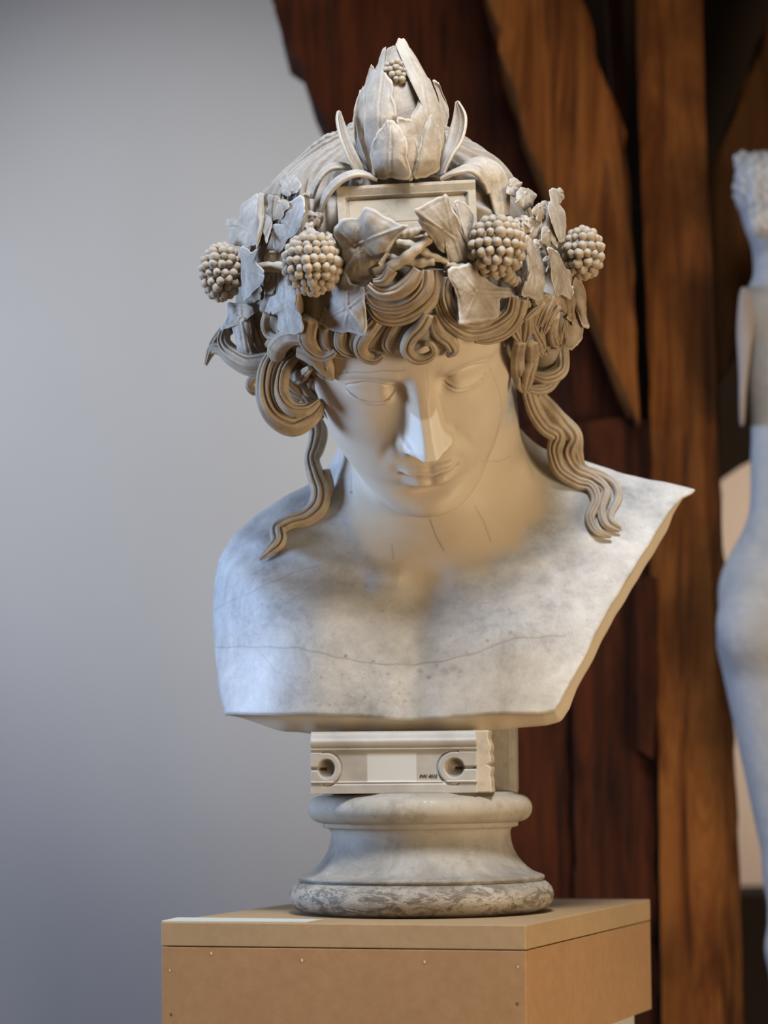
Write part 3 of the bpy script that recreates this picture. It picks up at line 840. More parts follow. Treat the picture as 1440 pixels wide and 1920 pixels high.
lock([(612, 612), (616, 642), (636, 660), (660, 668)], [28, 32, 26, 8], 0.004, 3)
lock([(584, 596), (577, 630), (592, 656), (612, 666), (630, 658)], [32, 38, 34, 24, 10], 0.012, 3)
lock([(572, 632), (542, 632), (520, 656), (530, 692), (556, 708), (582, 690)], [30, 36, 38, 38, 30, 12], 0.014, 3, groove=0.1)
lock([(566, 652), (596, 668), (612, 690), (622, 710)], [40, 42, 32, 10], 0.006, 2, groove=0.08)
lock([(524, 700), (548, 728), (572, 748)], [24, 24, 8], 0.006, 3)
lock([(556, 712), (578, 740), (604, 752)], [22, 26, 8], 0.010, 3)
lock([(584, 702), (588, 728), (604, 744)], [24, 24, 8], 0.002, 3)
lock([(568, 746), (590, 766), (607, 784)], [22, 24, 6], -0.004, 3)
lock([(500, 590), (498, 612), (510, 630), (536, 636)], [16, 20, 20, 8], 0.014, 2)
lock([(520, 634), (500, 650), (500, 668), (520, 672)], [14, 18, 16, 8], 0.004, 2)
# large curls hanging at the left, behind the cheek
def ylock(pts, widths, ys, ridges=4, thick=0.75, normal=(-0.25, -1, 0.1), **kw):
    n = len(pts)
    Y = np.interp(np.linspace(0, 1, n), np.linspace(0, 1, len(ys)), ys)
    wd = np.interp(np.linspace(0, 1, n), np.linspace(0, 1, len(widths)), widths)
    return sweep_ribbed('hair_lock', [(pts[i][0], pts[i][1], float(Y[i])) for i in range(n)], wd, thick, ridges, normal=normal, **kw)
ylock([(545, 650), (512, 684), (502, 735), (516, 776), (550, 796), (584, 780), (604, 752)], [34, 46, 46, 46, 46, 36, 18], [-0.16, -0.15, -0.13, -0.13], 5, seg=70)
ylock([(560, 662), (534, 692), (528, 735), (545, 764), (575, 768), (598, 752)], [20, 26, 28, 28, 24, 12], [-0.17, -0.165, -0.16], 4)
ylock([(515, 672), (470, 680), (438, 664), (420, 640), (430, 606)], [30, 34, 32, 26, 16], [-0.15, -0.11, -0.08], 4)
ylock([(510, 688), (470, 694), (436, 676), (416, 656), (398, 656), (386, 684)], [22, 24, 24, 24, 20, 6], [-0.14, -0.10, -0.07], 3)
ylock([(440, 610), (420, 625), (400, 650), (388, 680)], [20, 26, 20, 6], [-0.09, -0.07], 3)
ylock([(495, 706), (478, 708), (468, 722), (476, 734), (486, 730)], [14, 18, 18, 16, 8], [-0.11, -0.09], 2)
ylock([(500, 560), (492, 600), (498, 640), (520, 668)], [40, 44, 44, 30], [-0.11, -0.12], 4)
ylock([(470, 560), (462, 600), (474, 640), (500, 668)], [34, 34, 34, 20], [-0.06, -0.08], 4)
# right side --------------------------------------------------
RL = [([(985, 560), (990, 602), (988, 622), (984, 640)], [24, 24, 22, 10], 0.004), ([(966, 575), (964, 612), (974, 638)], [26, 26, 10], 0.000),
      ([(1008, 575), (1001, 606), (1012, 634), (1021, 655)], [22, 22, 20, 8], 0.006), ([(1038, 560), (1022, 584), (1010, 610)], [18, 22, 14], 0.014),
      ([(1040, 590), (1035, 622), (1040, 642), (1046, 656)], [22, 24, 22, 10], 0.008), ([(1056, 585), (1056, 620), (1052, 646)], [24, 26, 14], 0.000),
      ([(1064, 545), (1066, 580), (1060, 604)], [26, 28, 16], 0.010), ([(976, 636), (970, 669), (971, 698), (976, 722), (982, 736)], [26, 28, 28, 22, 8], -0.004),
      ([(996, 636), (996, 669), (991, 698), (987, 720), (984, 738)], [28, 32, 30, 22, 7], 0.000), ([(1010, 640), (1014, 660), (1024, 664)], [18, 18, 8], 0.004),
      ([(1024, 610), (1022, 640), (1030, 662)], [18, 18, 8], 0.002), ([(1020, 570), (1000, 585), (984, 600)], [12, 14, 6], 0.018),
      ([(1048, 575), (1030, 600), (1020, 625)], [12, 14, 6], 0.020)]
for pts, wd, lf in RL: lock(pts, wd, lf, 3)
ylock([(1052, 640), (1054, 684), (1044, 700), (1020, 708), (998, 702)], [26, 28, 30, 26, 14], [-0.10, -0.12], 4, normal=(0.3, -1, 0))
ylock([(1044, 706), (1028, 724), (1008, 730), (990, 728)], [20, 24, 22, 12], [-0.09, -0.12], 4, normal=(0.3, -1, 0))
ylock([(1030, 650), (1034, 680), (1024, 700)], [26, 26, 14], [-0.09, -0.09], 3, normal=(0.3, -1, 0))

# long falling locks ------------------------------------------
def cY(x, y, off=0.008): return float(chest_Y(np.array([x], float), np.array([y], float))[0]) - off
def fall(pts, widths, y_top, n_free, ridges, off=0.008, **kw):
    Y = []
    for i, p in enumerate(pts):
        yc = cY(p[0], p[1], off)
        if i < n_free:
            t = i / n_free; Y.append(y_top * (1 - t) + cY(pts[n_free][0], pts[n_free][1], off) * t)
        else: Y.append(yc)
    path = [(p[0], p[1], Y[i]) for i, p in enumerate(pts)]
    wd = np.interp(np.linspace(0, 1, len(pts)), np.linspace(0, 1, len(widths)), widths)
    return sweep_ribbed('hair_lock', path, wd, 0.7, ridges, normal=(0.0, -1, 0.25), **kw)
fall([(590, 770), (597, 812), (592, 840), (585, 862), (592, 892), (601, 922), (596, 950), (574, 970), (545, 978), (522, 992), (522, 1015), (506, 1032), (486, 1050)],
     [34, 36, 34, 30, 34, 38, 40, 36, 30, 30, 30, 20, 5], 0.04, 8, 4, 0.012, seg=96, groove=0.2)
fall([(612, 880), (616, 915), (606, 950)], [14, 22, 14], 0.03, 2, 2, 0.0)
ra = [(990, 730), (1003, 770), (1022, 800), (1044, 818), (1040, 848), (1050, 882), (1080, 904), (1108, 914), (1118, 940), (1106, 970), (1118, 996), (1146, 1006)]
rb = [(1008, 740), (1034, 768), (1056, 796), (1074, 822), (1066, 852), (1080, 881), (1112, 897), (1136, 920), (1128, 955), (1136, 984), (1162, 996)]
rc = [(1018, 745), (1048, 778), (1080, 812), (1084, 850), (1094, 876), (1126, 890), (1152, 908), (1159, 933), (1146, 962), (1148, 978), (1165, 990)]
fall(ra, [26, 32, 34, 34, 30, 30, 28, 24, 22, 20, 18, 8], 0.02, 6, 4, 0.010, seg=90, groove=0.2)
fall(rb, [26, 30, 32, 32, 28, 26, 24, 20, 18, 16, 7], 0.03, 6, 3, 0.008, seg=90, groove=0.2)
fall(rc, [20, 22, 22, 20, 16, 18, 18, 16, 14, 12, 5], 0.05, 5, 2, 0.004, seg=90)

# ------------------------------------------------------------------ leaves
def leaf(name, outline, lift=0.03, cen=None, tilt=(0, 0), bulge=0.012, thick=0.0035, veins=None, ybase=None, mat=None, parent=bust, n=88, rings=15, curl=0.0, wavy=0.0015, smooth_k=1, seed=0, label=None, jag=1.0):
    O = catmull(np.array(outline, float), n, True)
    jr = random.Random(seed * 31 + 5); ph_ = [jr.uniform(0, 6.28) for _ in range(4)]
    tt_ = np.linspace(0, 2 * math.pi, len(O), endpoint=False)
    jm = 0.018 * np.sin(tt_ * 7 + ph_[0]) + 0.016 * np.sin(tt_ * 13 + ph_[1]) + 0.012 * np.sin(tt_ * 23 + ph_[2])
    O = O + (O - O.mean(0)) * jm[:, None] * jag
    cen = np.array(cen if cen is not None else O.mean(0), float)
    r = np.linspace(0, 1, rings + 1)[1:] ** 0.9
    pts = [cen[None]] + [cen + (O - cen) * k for k in r]
    PP = np.concatenate(pts); m = len(O)
    rr = np.concatenate([[0]] + [np.full(m, k) for k in r])
    x, y = PP[:, 0], PP[:, 1]
    size = np.linalg.norm(O - cen, axis=1).mean()
    # base depth: smoothed surface under the leaf, so that the leaf stays stiff
    if ybase is None:
        y0 = float(headY(cen[0], cen[1], lift)); e = 14.0
        gx = float(headY(cen[0] + e, cen[1], lift) - headY(cen[0] - e, cen[1], lift)) / (2 * e)
        gy = float(headY(cen[0], cen[1] + e, lift) - headY(cen[0], cen[1] - e, lift)) / (2 * e)
        lim = 0.0016
        gx = max(-lim, min(lim, gx)); gy = max(-lim, min(lim, gy))
        Y = y0 + gx * (x - cen[0]) + gy * (y - cen[1])
    else: Y = ybase(x, y) - lift
    Y = Y + tilt[0] * (x - cen[0]) + tilt[1] * (y - cen[1])
    Y = Y - bulge * 0.8 * (1 - rr ** 3) + curl * np.clip(rr - 0.75, 0, 1) * 4 * 0.01
    ang = np.arctan2(y - cen[1], x - cen[0])
    Y = Y + wavy * 1.6 * np.sin(x * 0.075 + y * 0.03 + seed * 1.7) * np.cos(y * 0.062 - x * 0.028 + seed) + wavy * 0.7 * rr * np.sin(x * 0.16 + seed * 2.1) * np.sin(y * 0.14 + seed)
    Y = Y - 0.0022 * np.exp(-((rr - 0.93) / 0.10) ** 2) * np.sin(ang * 2 + seed)
    h = np.zeros(len(x))
    if veins:
        for i, vn in enumerate(veins):
            d = seg_d(x, y, vn)
            h += 0.0007 * gau(d, 1.6) if i else 0.0011 * gau(d, 2.0)
            h -= 0.0007 * gau(d - 4, 3.0)
    # rounded rim
    rim = 0.0018 * sstep(0.90, 0.96, rr) * (1 - sstep(0.97, 1.0, rr))
    Yf = Y - h - rim
    P1 = W(x, y, Yf)
    back = Y + thick * (1.0 - 0.4 * rr ** 4) + 0.001
    # back shell slightly smaller
    sc = 1 - 0.02 * rr
    P2 = W(cen[0] + (x - cen[0]) * sc, cen[1] + (y - cen[1]) * sc, back)
    V = np.concatenate([P1, P2]); K = len(P1)
    F_ = []
    for a in range(m):
        b = (a + 1) % m
        F_.append((0, 1 + a, 1 + b)); F_.append((K, K + 1 + b, K + 1 + a))
        for q in range(rings - 1):
            i0 = 1 + q * m; i1 = 1 + (q + 1) * m
            F_.append((i0 + a, i1 + a, i1 + b, i0 + b))
            F_.append((K + i0 + b, K + i1 + b, K + i1 + a, K + i0 + a))
        i1 = 1 + (rings - 1) * m
        F_.append((i1 + a, K + i1 + a, K + i1 + b, i1 + b))
    o = part(name, V, F_, mat or MAT_LEAF, parent, fix=True)
    if label: o['label'] = label
    return o
def Z2(pts): return [(360 + .2778 * a, 340 + .2778 * b) for a, b in pts]
def Z3(pts): return [(740 + .2917 * a, 260 + .2917 * b) for a, b in pts]
def Z5(pts): return [(620 + .2639 * a, 360 + .2639 * b) for a, b in pts]
def Z1(pts): return [(580 + .2361 * a, 60 + .2361 * b) for a, b in pts]
def vv2(z, *vs): return [z(v) for v in vs]

# left side
leaf('ivy_leaf', Z2([(330, 170), (400, 105), (450, 92), (448, 200), (455, 300), (435, 425), (370, 445), (320, 440), (262, 420), (242, 340), (250, 300), (225, 295), (240, 258), (290, 250), (312, 262)]), 0.012, Z2([(360, 300)])[0], tilt=(-0.0005, 0), veins=vv2(Z2, [(350, 440), (365, 300), (420, 140)], [(365, 320), (270, 280)], [(360, 340), (300, 380)]), seed=1)
leaf('leaf_fold', Z2([(448, 95), (475, 75), (486, 110), (484, 250), (470, 360), (440, 450), (430, 400), (450, 300), (440, 200)]), 0.010, Z2([(460, 260)])[0], tilt=(0.0016, 0), bulge=0.004, mat=MAT_HAIR, seed=2)
leaf('ivy_leaf', Z2([(330, 445), (370, 450), (400, 478), (440, 455), (432, 540), (482, 600), (486, 665), (440, 722), (380, 790), (345, 800), (335, 700), (328, 560)]), 0.018, Z2([(385, 620)])[0], tilt=(-0.0006, 0), veins=vv2(Z2, [(360, 450), (385, 620), (360, 790)], [(385, 600), (480, 640)]), seed=3)
leaf('ivy_leaf', Z2([(600, 175), (680, 125), (750, 92), (762, 180), (750, 260), (705, 350), (645, 400), (605, 470), (562, 472), (545, 400), (540, 325), (560, 285), (600, 300)]), 0.008, Z2([(650, 290)])[0], tilt=(-0.0010, 0), veins=vv2(Z2, [(640, 400), (660, 330), (740, 120)], [(650, 300), (600, 240)], [(640, 330), (570, 420)]), seed=4)
leaf('leaf_fold', Z2([(750, 88), (785, 85), (797, 130), (792, 350), (740, 362), (725, 300), (752, 250), (765, 180)]), 0.006, Z2([(765, 240)])[0], tilt=(0.0016, 0), bulge=0.004, mat=MAT_HAIR, seed=5)
leaf('ivy_leaf', Z2([(575, 605), (640, 560), (665, 640), (700, 720), (718, 760), (712, 850), (742, 920), (752, 1015), (690, 1030), (620, 1036), (582, 1000), (575, 905), (505, 915), (495, 870), (520, 790), (580, 745)]), 0.014, Z2([(640, 850)])[0], tilt=(-0.0009, -0.0002), veins=vv2(Z2, [(620, 600), (640, 850), (650, 1020)], [(635, 800), (520, 870)], [(640, 820), (730, 900)], [(640, 880), (700, 1000)]), seed=6)
leaf('leaf_fold', Z2([(718, 760), (745, 790), (760, 900), (762, 1020), (735, 1020), (735, 920), (708, 850)]), 0.012, Z2([(738, 900)])[0], tilt=(0.0018, 0), bulge=0.003, mat=MAT_HAIR, seed=7)
leaf('ivy_leaf', Z2([(240, 820), (330, 822), (400, 842), (422, 890), (385, 905), (402, 1000), (388, 1090), (405, 1175), (350, 1188), (310, 1160), (290, 1060), (255, 965), (195, 1005), (215, 950), (235, 900)]), -0.004, Z2([(335, 960)])[0], tilt=(-0.0006, 0), veins=vv2(Z2, [(320, 830), (335, 960), (370, 1170)], [(325, 880), (220, 970)]), seed=8)
leaf('leaf_fold', Z2([(385, 905), (420, 905), (425, 1010), (412, 1130), (400, 1170), (388, 1090), (402, 1000)]), -0.006, Z2([(404, 1020)])[0], tilt=(0.0018, 0), bulge=0.003, mat=MAT_HAIR, seed=9)
leaf('ivy_leaf', Z2([(1000, 610), (1040, 588), (1060, 660), (1110, 702), (1165, 722), (1172, 850), (1172, 1030), (1060, 1022), (960, 1012), (872, 972), (862, 915), (920, 850), (940, 780), (985, 700)]), 0.016, Z2([(1040, 870)])[0], tilt=(-0.0004, -0.0002), veins=vv2(Z2, [(1040, 620), (1050, 850), (1170, 1025)], [(1050, 850), (880, 930)], [(1050, 860), (1160, 760)], [(1050, 870), (1020, 1010)]), seed=10)
leaf('ivy_leaf', Z2([(500, 490), (560, 470), (640, 480), (620, 560), (570, 640), (560, 740), (500, 760), (480, 650)]), -0.006, None, mat=MAT_HAIR, seed=11)
leaf('ivy_leaf', Z2([(480, 130), (560, 60), (640, 60), (600, 160), (560, 230), (530, 340), (500, 420), (478, 300)]), -0.012, None, mat=MAT_HAIR, seed=12)
# front
leaf('ivy_leaf', Z5([(18, 265), (60, 212), (130, 182), (200, 178), (232, 112), (290, 122), (400, 172), (490, 226), (548, 236), (505, 290), (450, 350), (405, 420), (370, 500), (335, 545), (318, 560), (300, 620), (210, 652), (140, 632), (108, 570), (110, 500), (80, 470), (80, 390), (30, 330)]), 0.032, Z5([(250, 340)])[0], tilt=(-0.0002, 0.0002), bulge=0.016,
     veins=vv2(Z5, [(170, 380), (300, 320), (520, 238)], [(170, 380), (230, 130)], [(170, 380), (40, 260)], [(190, 390), (210, 620)], [(200, 390), (350, 500)]), seed=13)
leaf('leaf_fold', Z5([(505, 245), (548, 232), (552, 252), (470, 330), (420, 420), (378, 505), (350, 530), (345, 500), (400, 420), (450, 340)]), 0.030, Z5([(445, 365)])[0], tilt=(0.001, 0), bulge=0.002, mat=MAT_HAIR, seed=14)
leaf('ivy_leaf', Z5([(598, 130), (700, 72), (790, 18), (832, 30), (850, 75), (875, 130), (930, 230), (985, 330), (990, 400), (985, 490), (955, 532), (880, 520), (832, 485), (822, 440), (760, 402), (700, 312), (640, 240), (620, 180)]), 0.036, Z5([(800, 270)])[0], tilt=(0.0002, 0.0003), bulge=0.012,
     veins=vv2(Z5, [(940, 500), (880, 330), (620, 140)], [(880, 330), (815, 40)], [(850, 270), (700, 90)], [(900, 380), (760, 380)]), seed=15)
leaf('ivy_leaf', Z5([(868, 90), (900, 58), (962, 82), (1010, 145), (1022, 215), (1000, 300), (975, 370), (930, 300), (890, 190)]), 0.028, Z5([(950, 200)])[0], tilt=(0.0004, 0), bulge=0.010, veins=vv2(Z5, [(965, 350), (900, 90)]), seed=16)
leaf('ivy_leaf', Z5([(832, 560), (870, 530), (960, 510), (1020, 520), (1100, 600), (1180, 670), (1290, 680), (1312, 725), (1245, 750), (1205, 765), (1200, 850), (1160, 905), (1050, 922), (930, 942), (908, 900), (905, 800), (880, 690), (845, 640)]), 0.030, Z5([(1020, 740)])[0], tilt=(0.0003, -0.0002), bulge=0.010,
     veins=vv2(Z5, [(920, 560), (1040, 700), (1300, 715)], [(1040, 700), (940, 930)], [(1040, 700), (1170, 890)]), seed=17)
leaf('leaf_fold', Z5([(835, 570), (860, 600), (890, 700), (912, 800), (918, 930), (880, 880), (850, 780), (842, 680)]), 0.020, Z5([(878, 750)])[0], tilt=(-0.0016, 0), bulge=0.003, mat=MAT_HAIR, seed=18)
leaf('ivy_leaf', Z5([(60, 560), (100, 500), (160, 640), (235, 670), (230, 760), (120, 780), (10, 740), (20, 640)]), 0.010, None, seed=33, tilt=(-0.0004, 0))
# right
leaf('ivy_leaf', Z3([(835, 640), (870, 630), (905, 700), (950, 770), (985, 830), (972, 900), (955, 980), (940, 1042), (870, 1022), (815, 1010), (832, 930), (860, 850), (850, 740)]), 0.022, Z3([(905, 850)])[0], tilt=(0.0006, 0), bulge=0.012, veins=vv2(Z3, [(860, 650), (900, 840), (870, 1015)], [(900, 840), (940, 1030)]), seed=19)
leaf('leaf_fold', Z3([(818, 700), (850, 740), (862, 850), (835, 930), (818, 1008), (800, 1000), (812, 930), (822, 850)]), 0.026, Z3([(832, 860)])[0], tilt=(-0.0018, 0), bulge=0.003, seed=20)
leaf('ivy_leaf', Z3([(995, 322), (1050, 330), (1062, 380), (1040, 400), (1090, 460), (1104, 560), (1090, 650), (1060, 668), (1030, 600), (1000, 520), (985, 430), (1000, 400)]), 0.010, Z3([(1045, 500)])[0], tilt=(0.0006, 0), bulge=0.006, veins=vv2(Z3, [(1080, 650), (1050, 500), (1010, 340)]), seed=21)
leaf('leaf_fold', Z3([(920, 420), (985, 430), (1010, 540), (1050, 640), (1040, 700), (980, 620), (950, 540)]), 0.004, None, tilt=(-0.0006, 0), bulge=0.004, seed=22)
leaf('ivy_leaf', Z3([(980, 700), (1040, 718), (1080, 790), (1110, 860), (1142, 960), (1132, 1035), (1080, 1005), (1040, 1010), (1010, 920), (1000, 800)]), 0.020, Z3([(1070, 880)])[0], tilt=(0.0008, 0), bulge=0.008, veins=vv2(Z3, [(1000, 710), (1060, 840), (1125, 1025)], [(1060, 840), (1030, 980)]), seed=23)
leaf('ivy_leaf', Z3([(1145, 900), (1195, 905), (1228, 990), (1232, 1080), (1235, 1140), (1252, 1218), (1205, 1205), (1180, 1130), (1150, 1050)]), -0.010, None, tilt=(0.0004, 0), bulge=0.008, mat=MAT_HAIR, seed=24)
leaf('ivy_leaf', Z3([(1100, 1150), (1170, 1130), (1210, 1195), (1202, 1290), (1140, 1356), (1090, 1340), (1080, 1240)]), -0.030, None, tilt=(0.0004, 0), bulge=0.006, mat=MAT_HAIR, seed=25)

# smaller ivy leaves filling the wreath, down both sides
def ivy(cx, cy, size, rot, lift, seed, mat=MAT_LEAF, tilt=(0, 0)):
    prof_ = [(0, 1.0), (22, 0.78), (48, 0.90), (72, 0.70), (105, 0.80), (140, 0.66), (168, 0.50), (192, 0.50), (220, 0.66), (255, 0.80), (288, 0.70), (312, 0.90), (338, 0.78)]
    r2 = random.Random(seed); o_ = []
    for a_, k_ in prof_:
        q = math.radians(a_ + rot + r2.uniform(-6, 6)); k2 = k_ * size * r2.uniform(0.88, 1.12)
        o_.append((cx + math.cos(q) * k2 * 0.85, cy + math.sin(q) * k2))
    base_ = (cx + math.cos(math.radians(rot + 180)) * size * 0.25, cy + math.sin(math.radians(rot + 180)) * size * 0.25)
    vs = [[base_, (cx + math.cos(math.radians(rot + d_)) * size * m_, cy + math.sin(math.radians(rot + d_)) * size * m_)] for d_, m_ in ((0, 0.95), (48, 0.8), (-48, 0.8), (105, 0.6), (-105, 0.6))]
    return leaf('ivy_leaf', o_, lift, (cx, cy), tilt=tilt, bulge=r2.uniform(0.006, 0.012), veins=vs, wavy=0.0026, seed=seed, mat=mat, n=52, rings=9, jag=1.5)
for i_, (cx_, cy_, sz_, ro_, lf_, tx_, m_) in enumerate([
    (985, 368, 30, 100, 0.004, 0.0010, MAT_LEAF), (1015, 392, 26, 60, 0.008, 0.0012, MAT_BUD), (1002, 425, 30, 120, 0.008, 0.0004, MAT_LEAF), (978, 418, 26, 80, 0.012, -0.0004, MAT_BUD),
    (1030, 440, 28, 95, 0.006, 0.0012, MAT_LEAF), (1010, 468, 26, 140, 0.012, 0.0002, MAT_BUD), (1035, 490, 26, 70, 0.010, 0.0010, MAT_LEAF), (1062, 520, 30, 90, 0.000, 0.0012, MAT_BUD),
    (1055, 560, 26, 80, 0.006, 0.0008, MAT_HAIR), (1020, 560, 26, 110, 0.014, 0.0002, MAT_HAIR), (1000, 545, 22, 130, 0.018, -0.0004, MAT_BUD), (1078, 585, 24, 100, -0.004, 0.0008, MAT_HAIR),
    (962, 350, 24, 30, 0.000, 0.0006, MAT_BUD), (1045, 365, 20, 70, -0.006, 0.0010, MAT_LEAF),
    (520, 385, 32, 110, -0.002, -0.0010, MAT_HAIR), (545, 350, 30, 250, -0.006, -0.0004, MAT_LEAF), (590, 410, 26, 100, 0.002, -0.0004, MAT_HAIR), 
    (476, 545, 26, 90, -0.004, -0.0010, MAT_HAIR), (498, 505, 24, 120, -0.002, -0.0006, MAT_HAIR), (540, 560, 24, 80, 0.002, 0.0, MAT_HAIR), (600, 585, 26, 100, 0.004, 0.0, MAT_HAIR),
    (575, 430, 22, 60, 0.010, 0.0, MAT_BUD), (618, 452, 22, 150, 0.010, 0.0, MAT_LEAF), (446, 600, 20, 120, -0.02, -0.0012, MAT_LEAF)]):
    ivy(cx_, cy_, sz_, ro_, lf_, 200 + i_, m_, (tx_, 0))

# twigs of the wreath
def tube(name, path, rad, mat=MAT_BERRY, sides=10):
    P3 = np.array([np.append(W(p[0], p[1], headY(p[0], p[1], p[2])), r * PXM) for p, r in zip(path, np.interp(np.linspace(0, 1, len(path)), np.linspace(0, 1, len(rad)), rad))])
    D = catmull(P3, 26); P = D[:, :3]; R = D[:, 3]
    T = np.gradient(P, axis=0); T /= np.linalg.norm(T, axis=1, keepdims=True)
    n0 = np.cross(T, [0, -1, 0.01]); n0 /= np.linalg.norm(n0, axis=1, keepdims=True); n1 = np.cross(T, n0)
    V = []
    for i in range(len(P)):
        a = np.linspace(0, 2 * math.pi, sides, endpoint=False)
        r = R[i] * (1 + 0.12 * np.sin(a * 3 + i * 0.7) + 0.10 * math.sin(i * 1.3))
        V.append(P[i] + np.outer(np.cos(a) * r, n0[i]) + np.outer(np.sin(a) * r, n1[i]))
    V = np.concatenate(V); idx = np.arange(len(V)).reshape(len(P), sides); a = idx[:-1]; b = idx[1:]
    Q = np.stack([a, np.roll(a, -1, 1), np.roll(b, -1, 1), b], -1).reshape(-1, 4).tolist()
    return part(name, V, [tuple(q) for q in Q] + [tuple(idx[0][::-1].tolist()), tuple(idx[-1].tolist())], mat, bust, fix=True)
tube('twig', [(700, 508, .030), (740, 497, .036), (768, 478, .040), (792, 458, .038), (815, 440, .03)], [7, 10, 10, 8, 6])
tube('twig', [(745, 455, .026), (775, 462, .032), (805, 478, .030), (840, 492, .022)], [7, 8, 7, 5])
tube('twig', [(715, 478, .022), (745, 488, .026), (780, 492, .028), (815, 490, .030)], [6, 8, 9, 7])
tube('twig', [(835, 498, .024), (870, 503, .018), (905, 512, .012)], [7, 8, 6])
tube('twig', [(748, 440, .020), (775, 436, .026), (800, 428, .020)], [7, 8, 6])
tube('twig', [(600, 520, .01), (560, 505, .01), (510, 500, .01), (470, 505, .01)], [8, 9, 9, 8])
tube('twig', [(965, 500, .01), (1000, 500, .01), (1040, 505, .006)], [8, 9, 8])
tube('twig', [(940, 498, .02), (955, 520, .02), (972, 530, .02)], [12, 12, 8])

# berries ------------------------------------------------------
bm = bmesh.new(); bmesh.ops.create_icosphere(bm, subdivisions=3, radius=1.0)
for v in bm.verts:                           # little nipple at the outer pole
    if v.co.z > 0.8: v.co.z += 0.10 * (v.co.z - 0.8) * 5
BERRY = bpy.data.meshes.new('berry'); bm.to_mesh(BERRY); bm.free()
BERRY.polygons.foreach_set('use_smooth', [True] * len(BERRY.polygons)); BERRY.materials.append(MAT_BERRY)
def cluster(cx, cy, rx, ry, lift, br, seed):
    rr = random.Random(seed)
    y0 = float(headY(cx, cy, lift)); c = W(cx, cy, y0)
    R = np.array([rx * PXM, (rx + ry) / 2 * PXM, ry * PXM])
    # core
    n = 28; V = []; 
    for i in range(n + 1):
        th = math.pi * i / n
        for j in range(2 * n):
            ph = math.pi * j / n
            V.append(c + R * 0.86 * np.array([math.sin(th) * math.cos(ph), math.sin(th) * math.sin(ph), math.cos(th)]))
    Fc = [(i * 2 * n + j, i * 2 * n + (j + 1) % (2 * n), (i + 1) * 2 * n + (j + 1) % (2 * n), (i + 1) * 2 * n + j) for i in range(n) for j in range(2 * n)]
    core = part('berry_cluster', V, Fc, MAT_BERRY)
    # berries in rows on the whole core
    br_m = br * PXM
    rows = max(5, int(math.pi * ry * 0.94 / (br * 1.72)))
    for i in range(rows):
        th = math.pi * (i + 0.5) / rows
        k = max(3, int(2 * math.pi * rx * math.sin(th) / (br * 1.95)))
        for j in range(k):
            ph = 2 * math.pi * (j + 0.5 * (i % 2) + rr.uniform(-.13, .13)) / k
            t2 = th + rr.uniform(-.05, .05)
            d = np.array([math.sin(t2) * math.cos(ph), math.sin(t2) * math.sin(ph), math.cos(t2)])
            if d[1] > 0.45: continue         # the rear of the cluster is buried in the wreath
            p = c + R * 0.90 * d
            o = bpy.data.objects.new('berry', BERRY); C.collection.objects.link(o)
            s = br_m * rr.uniform(0.78, 1.16)
            q = Vector(d).to_track_quat('Z', 'Y')
            mw = Matrix.Translation(Vector(p)) @ q.to_matrix().to_4x4() @ Matrix.Diagonal((s, s, s * 0.95, 1))
            o.matrix_basis = mw
            o.parent = core
            o.matrix_parent_inverse = Matrix.Identity(4)
    return core
cluster(414, 510, 37, 53, -0.012, 8.6, 1)
cluster(586, 494, 51, 56, 0.030, 8.6, 2)
cluster(931, 462, 47, 53, 0.034, 9.2, 3)
cluster(1094, 474, 37, 46, -0.012, 8.8, 4)

# ------------------------------------------------------------------ tablet on the brow
TY = -0.352
def tab(px_, py_, Y): return W(px_, py_, Y)
tl, tr, brr, bl = tab(630, 352, TY), tab(891, 338, TY), tab(896, 440, TY - 0.012), tab(637, 452, TY - 0.012)
def lerp2(s, t): return (tl * (1 - s) + tr * s) * (1 - t) + (bl * (1 - s) + brr * s) * t
us = [0, 0.055, 0.075, 0.085, 0.5, 0.915, 0.925, 0.945, 1]; ts = [0, 0.06, 0.17, 0.19, 0.21, 0.24, 0.66, 0.68, 0.70, 0.74, 1.0]
nf = np.cross(tr - tl, bl - tl); nf /= np.linalg.norm(nf)
if nf[1] > 0: nf = -nf
def hgt(i, j):
    inn = 3 <= i <= 5 and 5 <= j <= 6
    if inn: return -0.0045
    if (i in (2, 6) and 4 <= j <= 7) or (j in (4, 7) and 2 <= i <= 6): return -0.006
    if j in (0, 1): return 0.004
    if j == 2: return 0.0
    return 0.0
V = []; Fc = []
for j, t in enumerate(ts):
    for i, s in enumerate(us): V.append(lerp2(s, t) + nf * hgt(i, j))
nu = len(us); nt2 = len(ts)
for j in range(nt2 - 1):
    for i in range(nu - 1): Fc.append((j * nu + i, j * nu + i + 1, (j + 1) * nu + i + 1, (j + 1) * nu + i))
k0 = len(V); dpt = -nf * 0.10 + np.array([0, 0, 0.0])
for j, t in enumerate(ts):
    for i, s in enumerate(us): V.append(lerp2(s, t) + dpt)
for j in range(nt2 - 1):
    for i in range(nu - 1): Fc.append((k0 + j * nu + i, k0 + (j + 1) * nu + i, k0 + (j + 1) * nu + i + 1, k0 + j * nu + i + 1))
for i in range(nu - 1):
    Fc.append((i, k0 + i, k0 + i + 1, i + 1)); q = (nt2 - 1) * nu; Fc.append((q + i, q + i + 1, k0 + q + i + 1, k0 + q + i))
for j in range(nt2 - 1):
    Fc.append((j * nu, (j + 1) * nu, k0 + (j + 1) * nu, k0 + j * nu)); q = nu - 1
    Fc.append((j * nu + q, k0 + j * nu + q, k0 + (j + 1) * nu + q, (j + 1) * nu + q))
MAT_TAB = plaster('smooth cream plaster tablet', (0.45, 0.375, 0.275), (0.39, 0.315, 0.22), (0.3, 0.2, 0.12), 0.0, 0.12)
o = part('tablet', V, Fc, MAT_TAB, smooth=False, fix=True); bevel_mesh(o, 0.0010, 2)
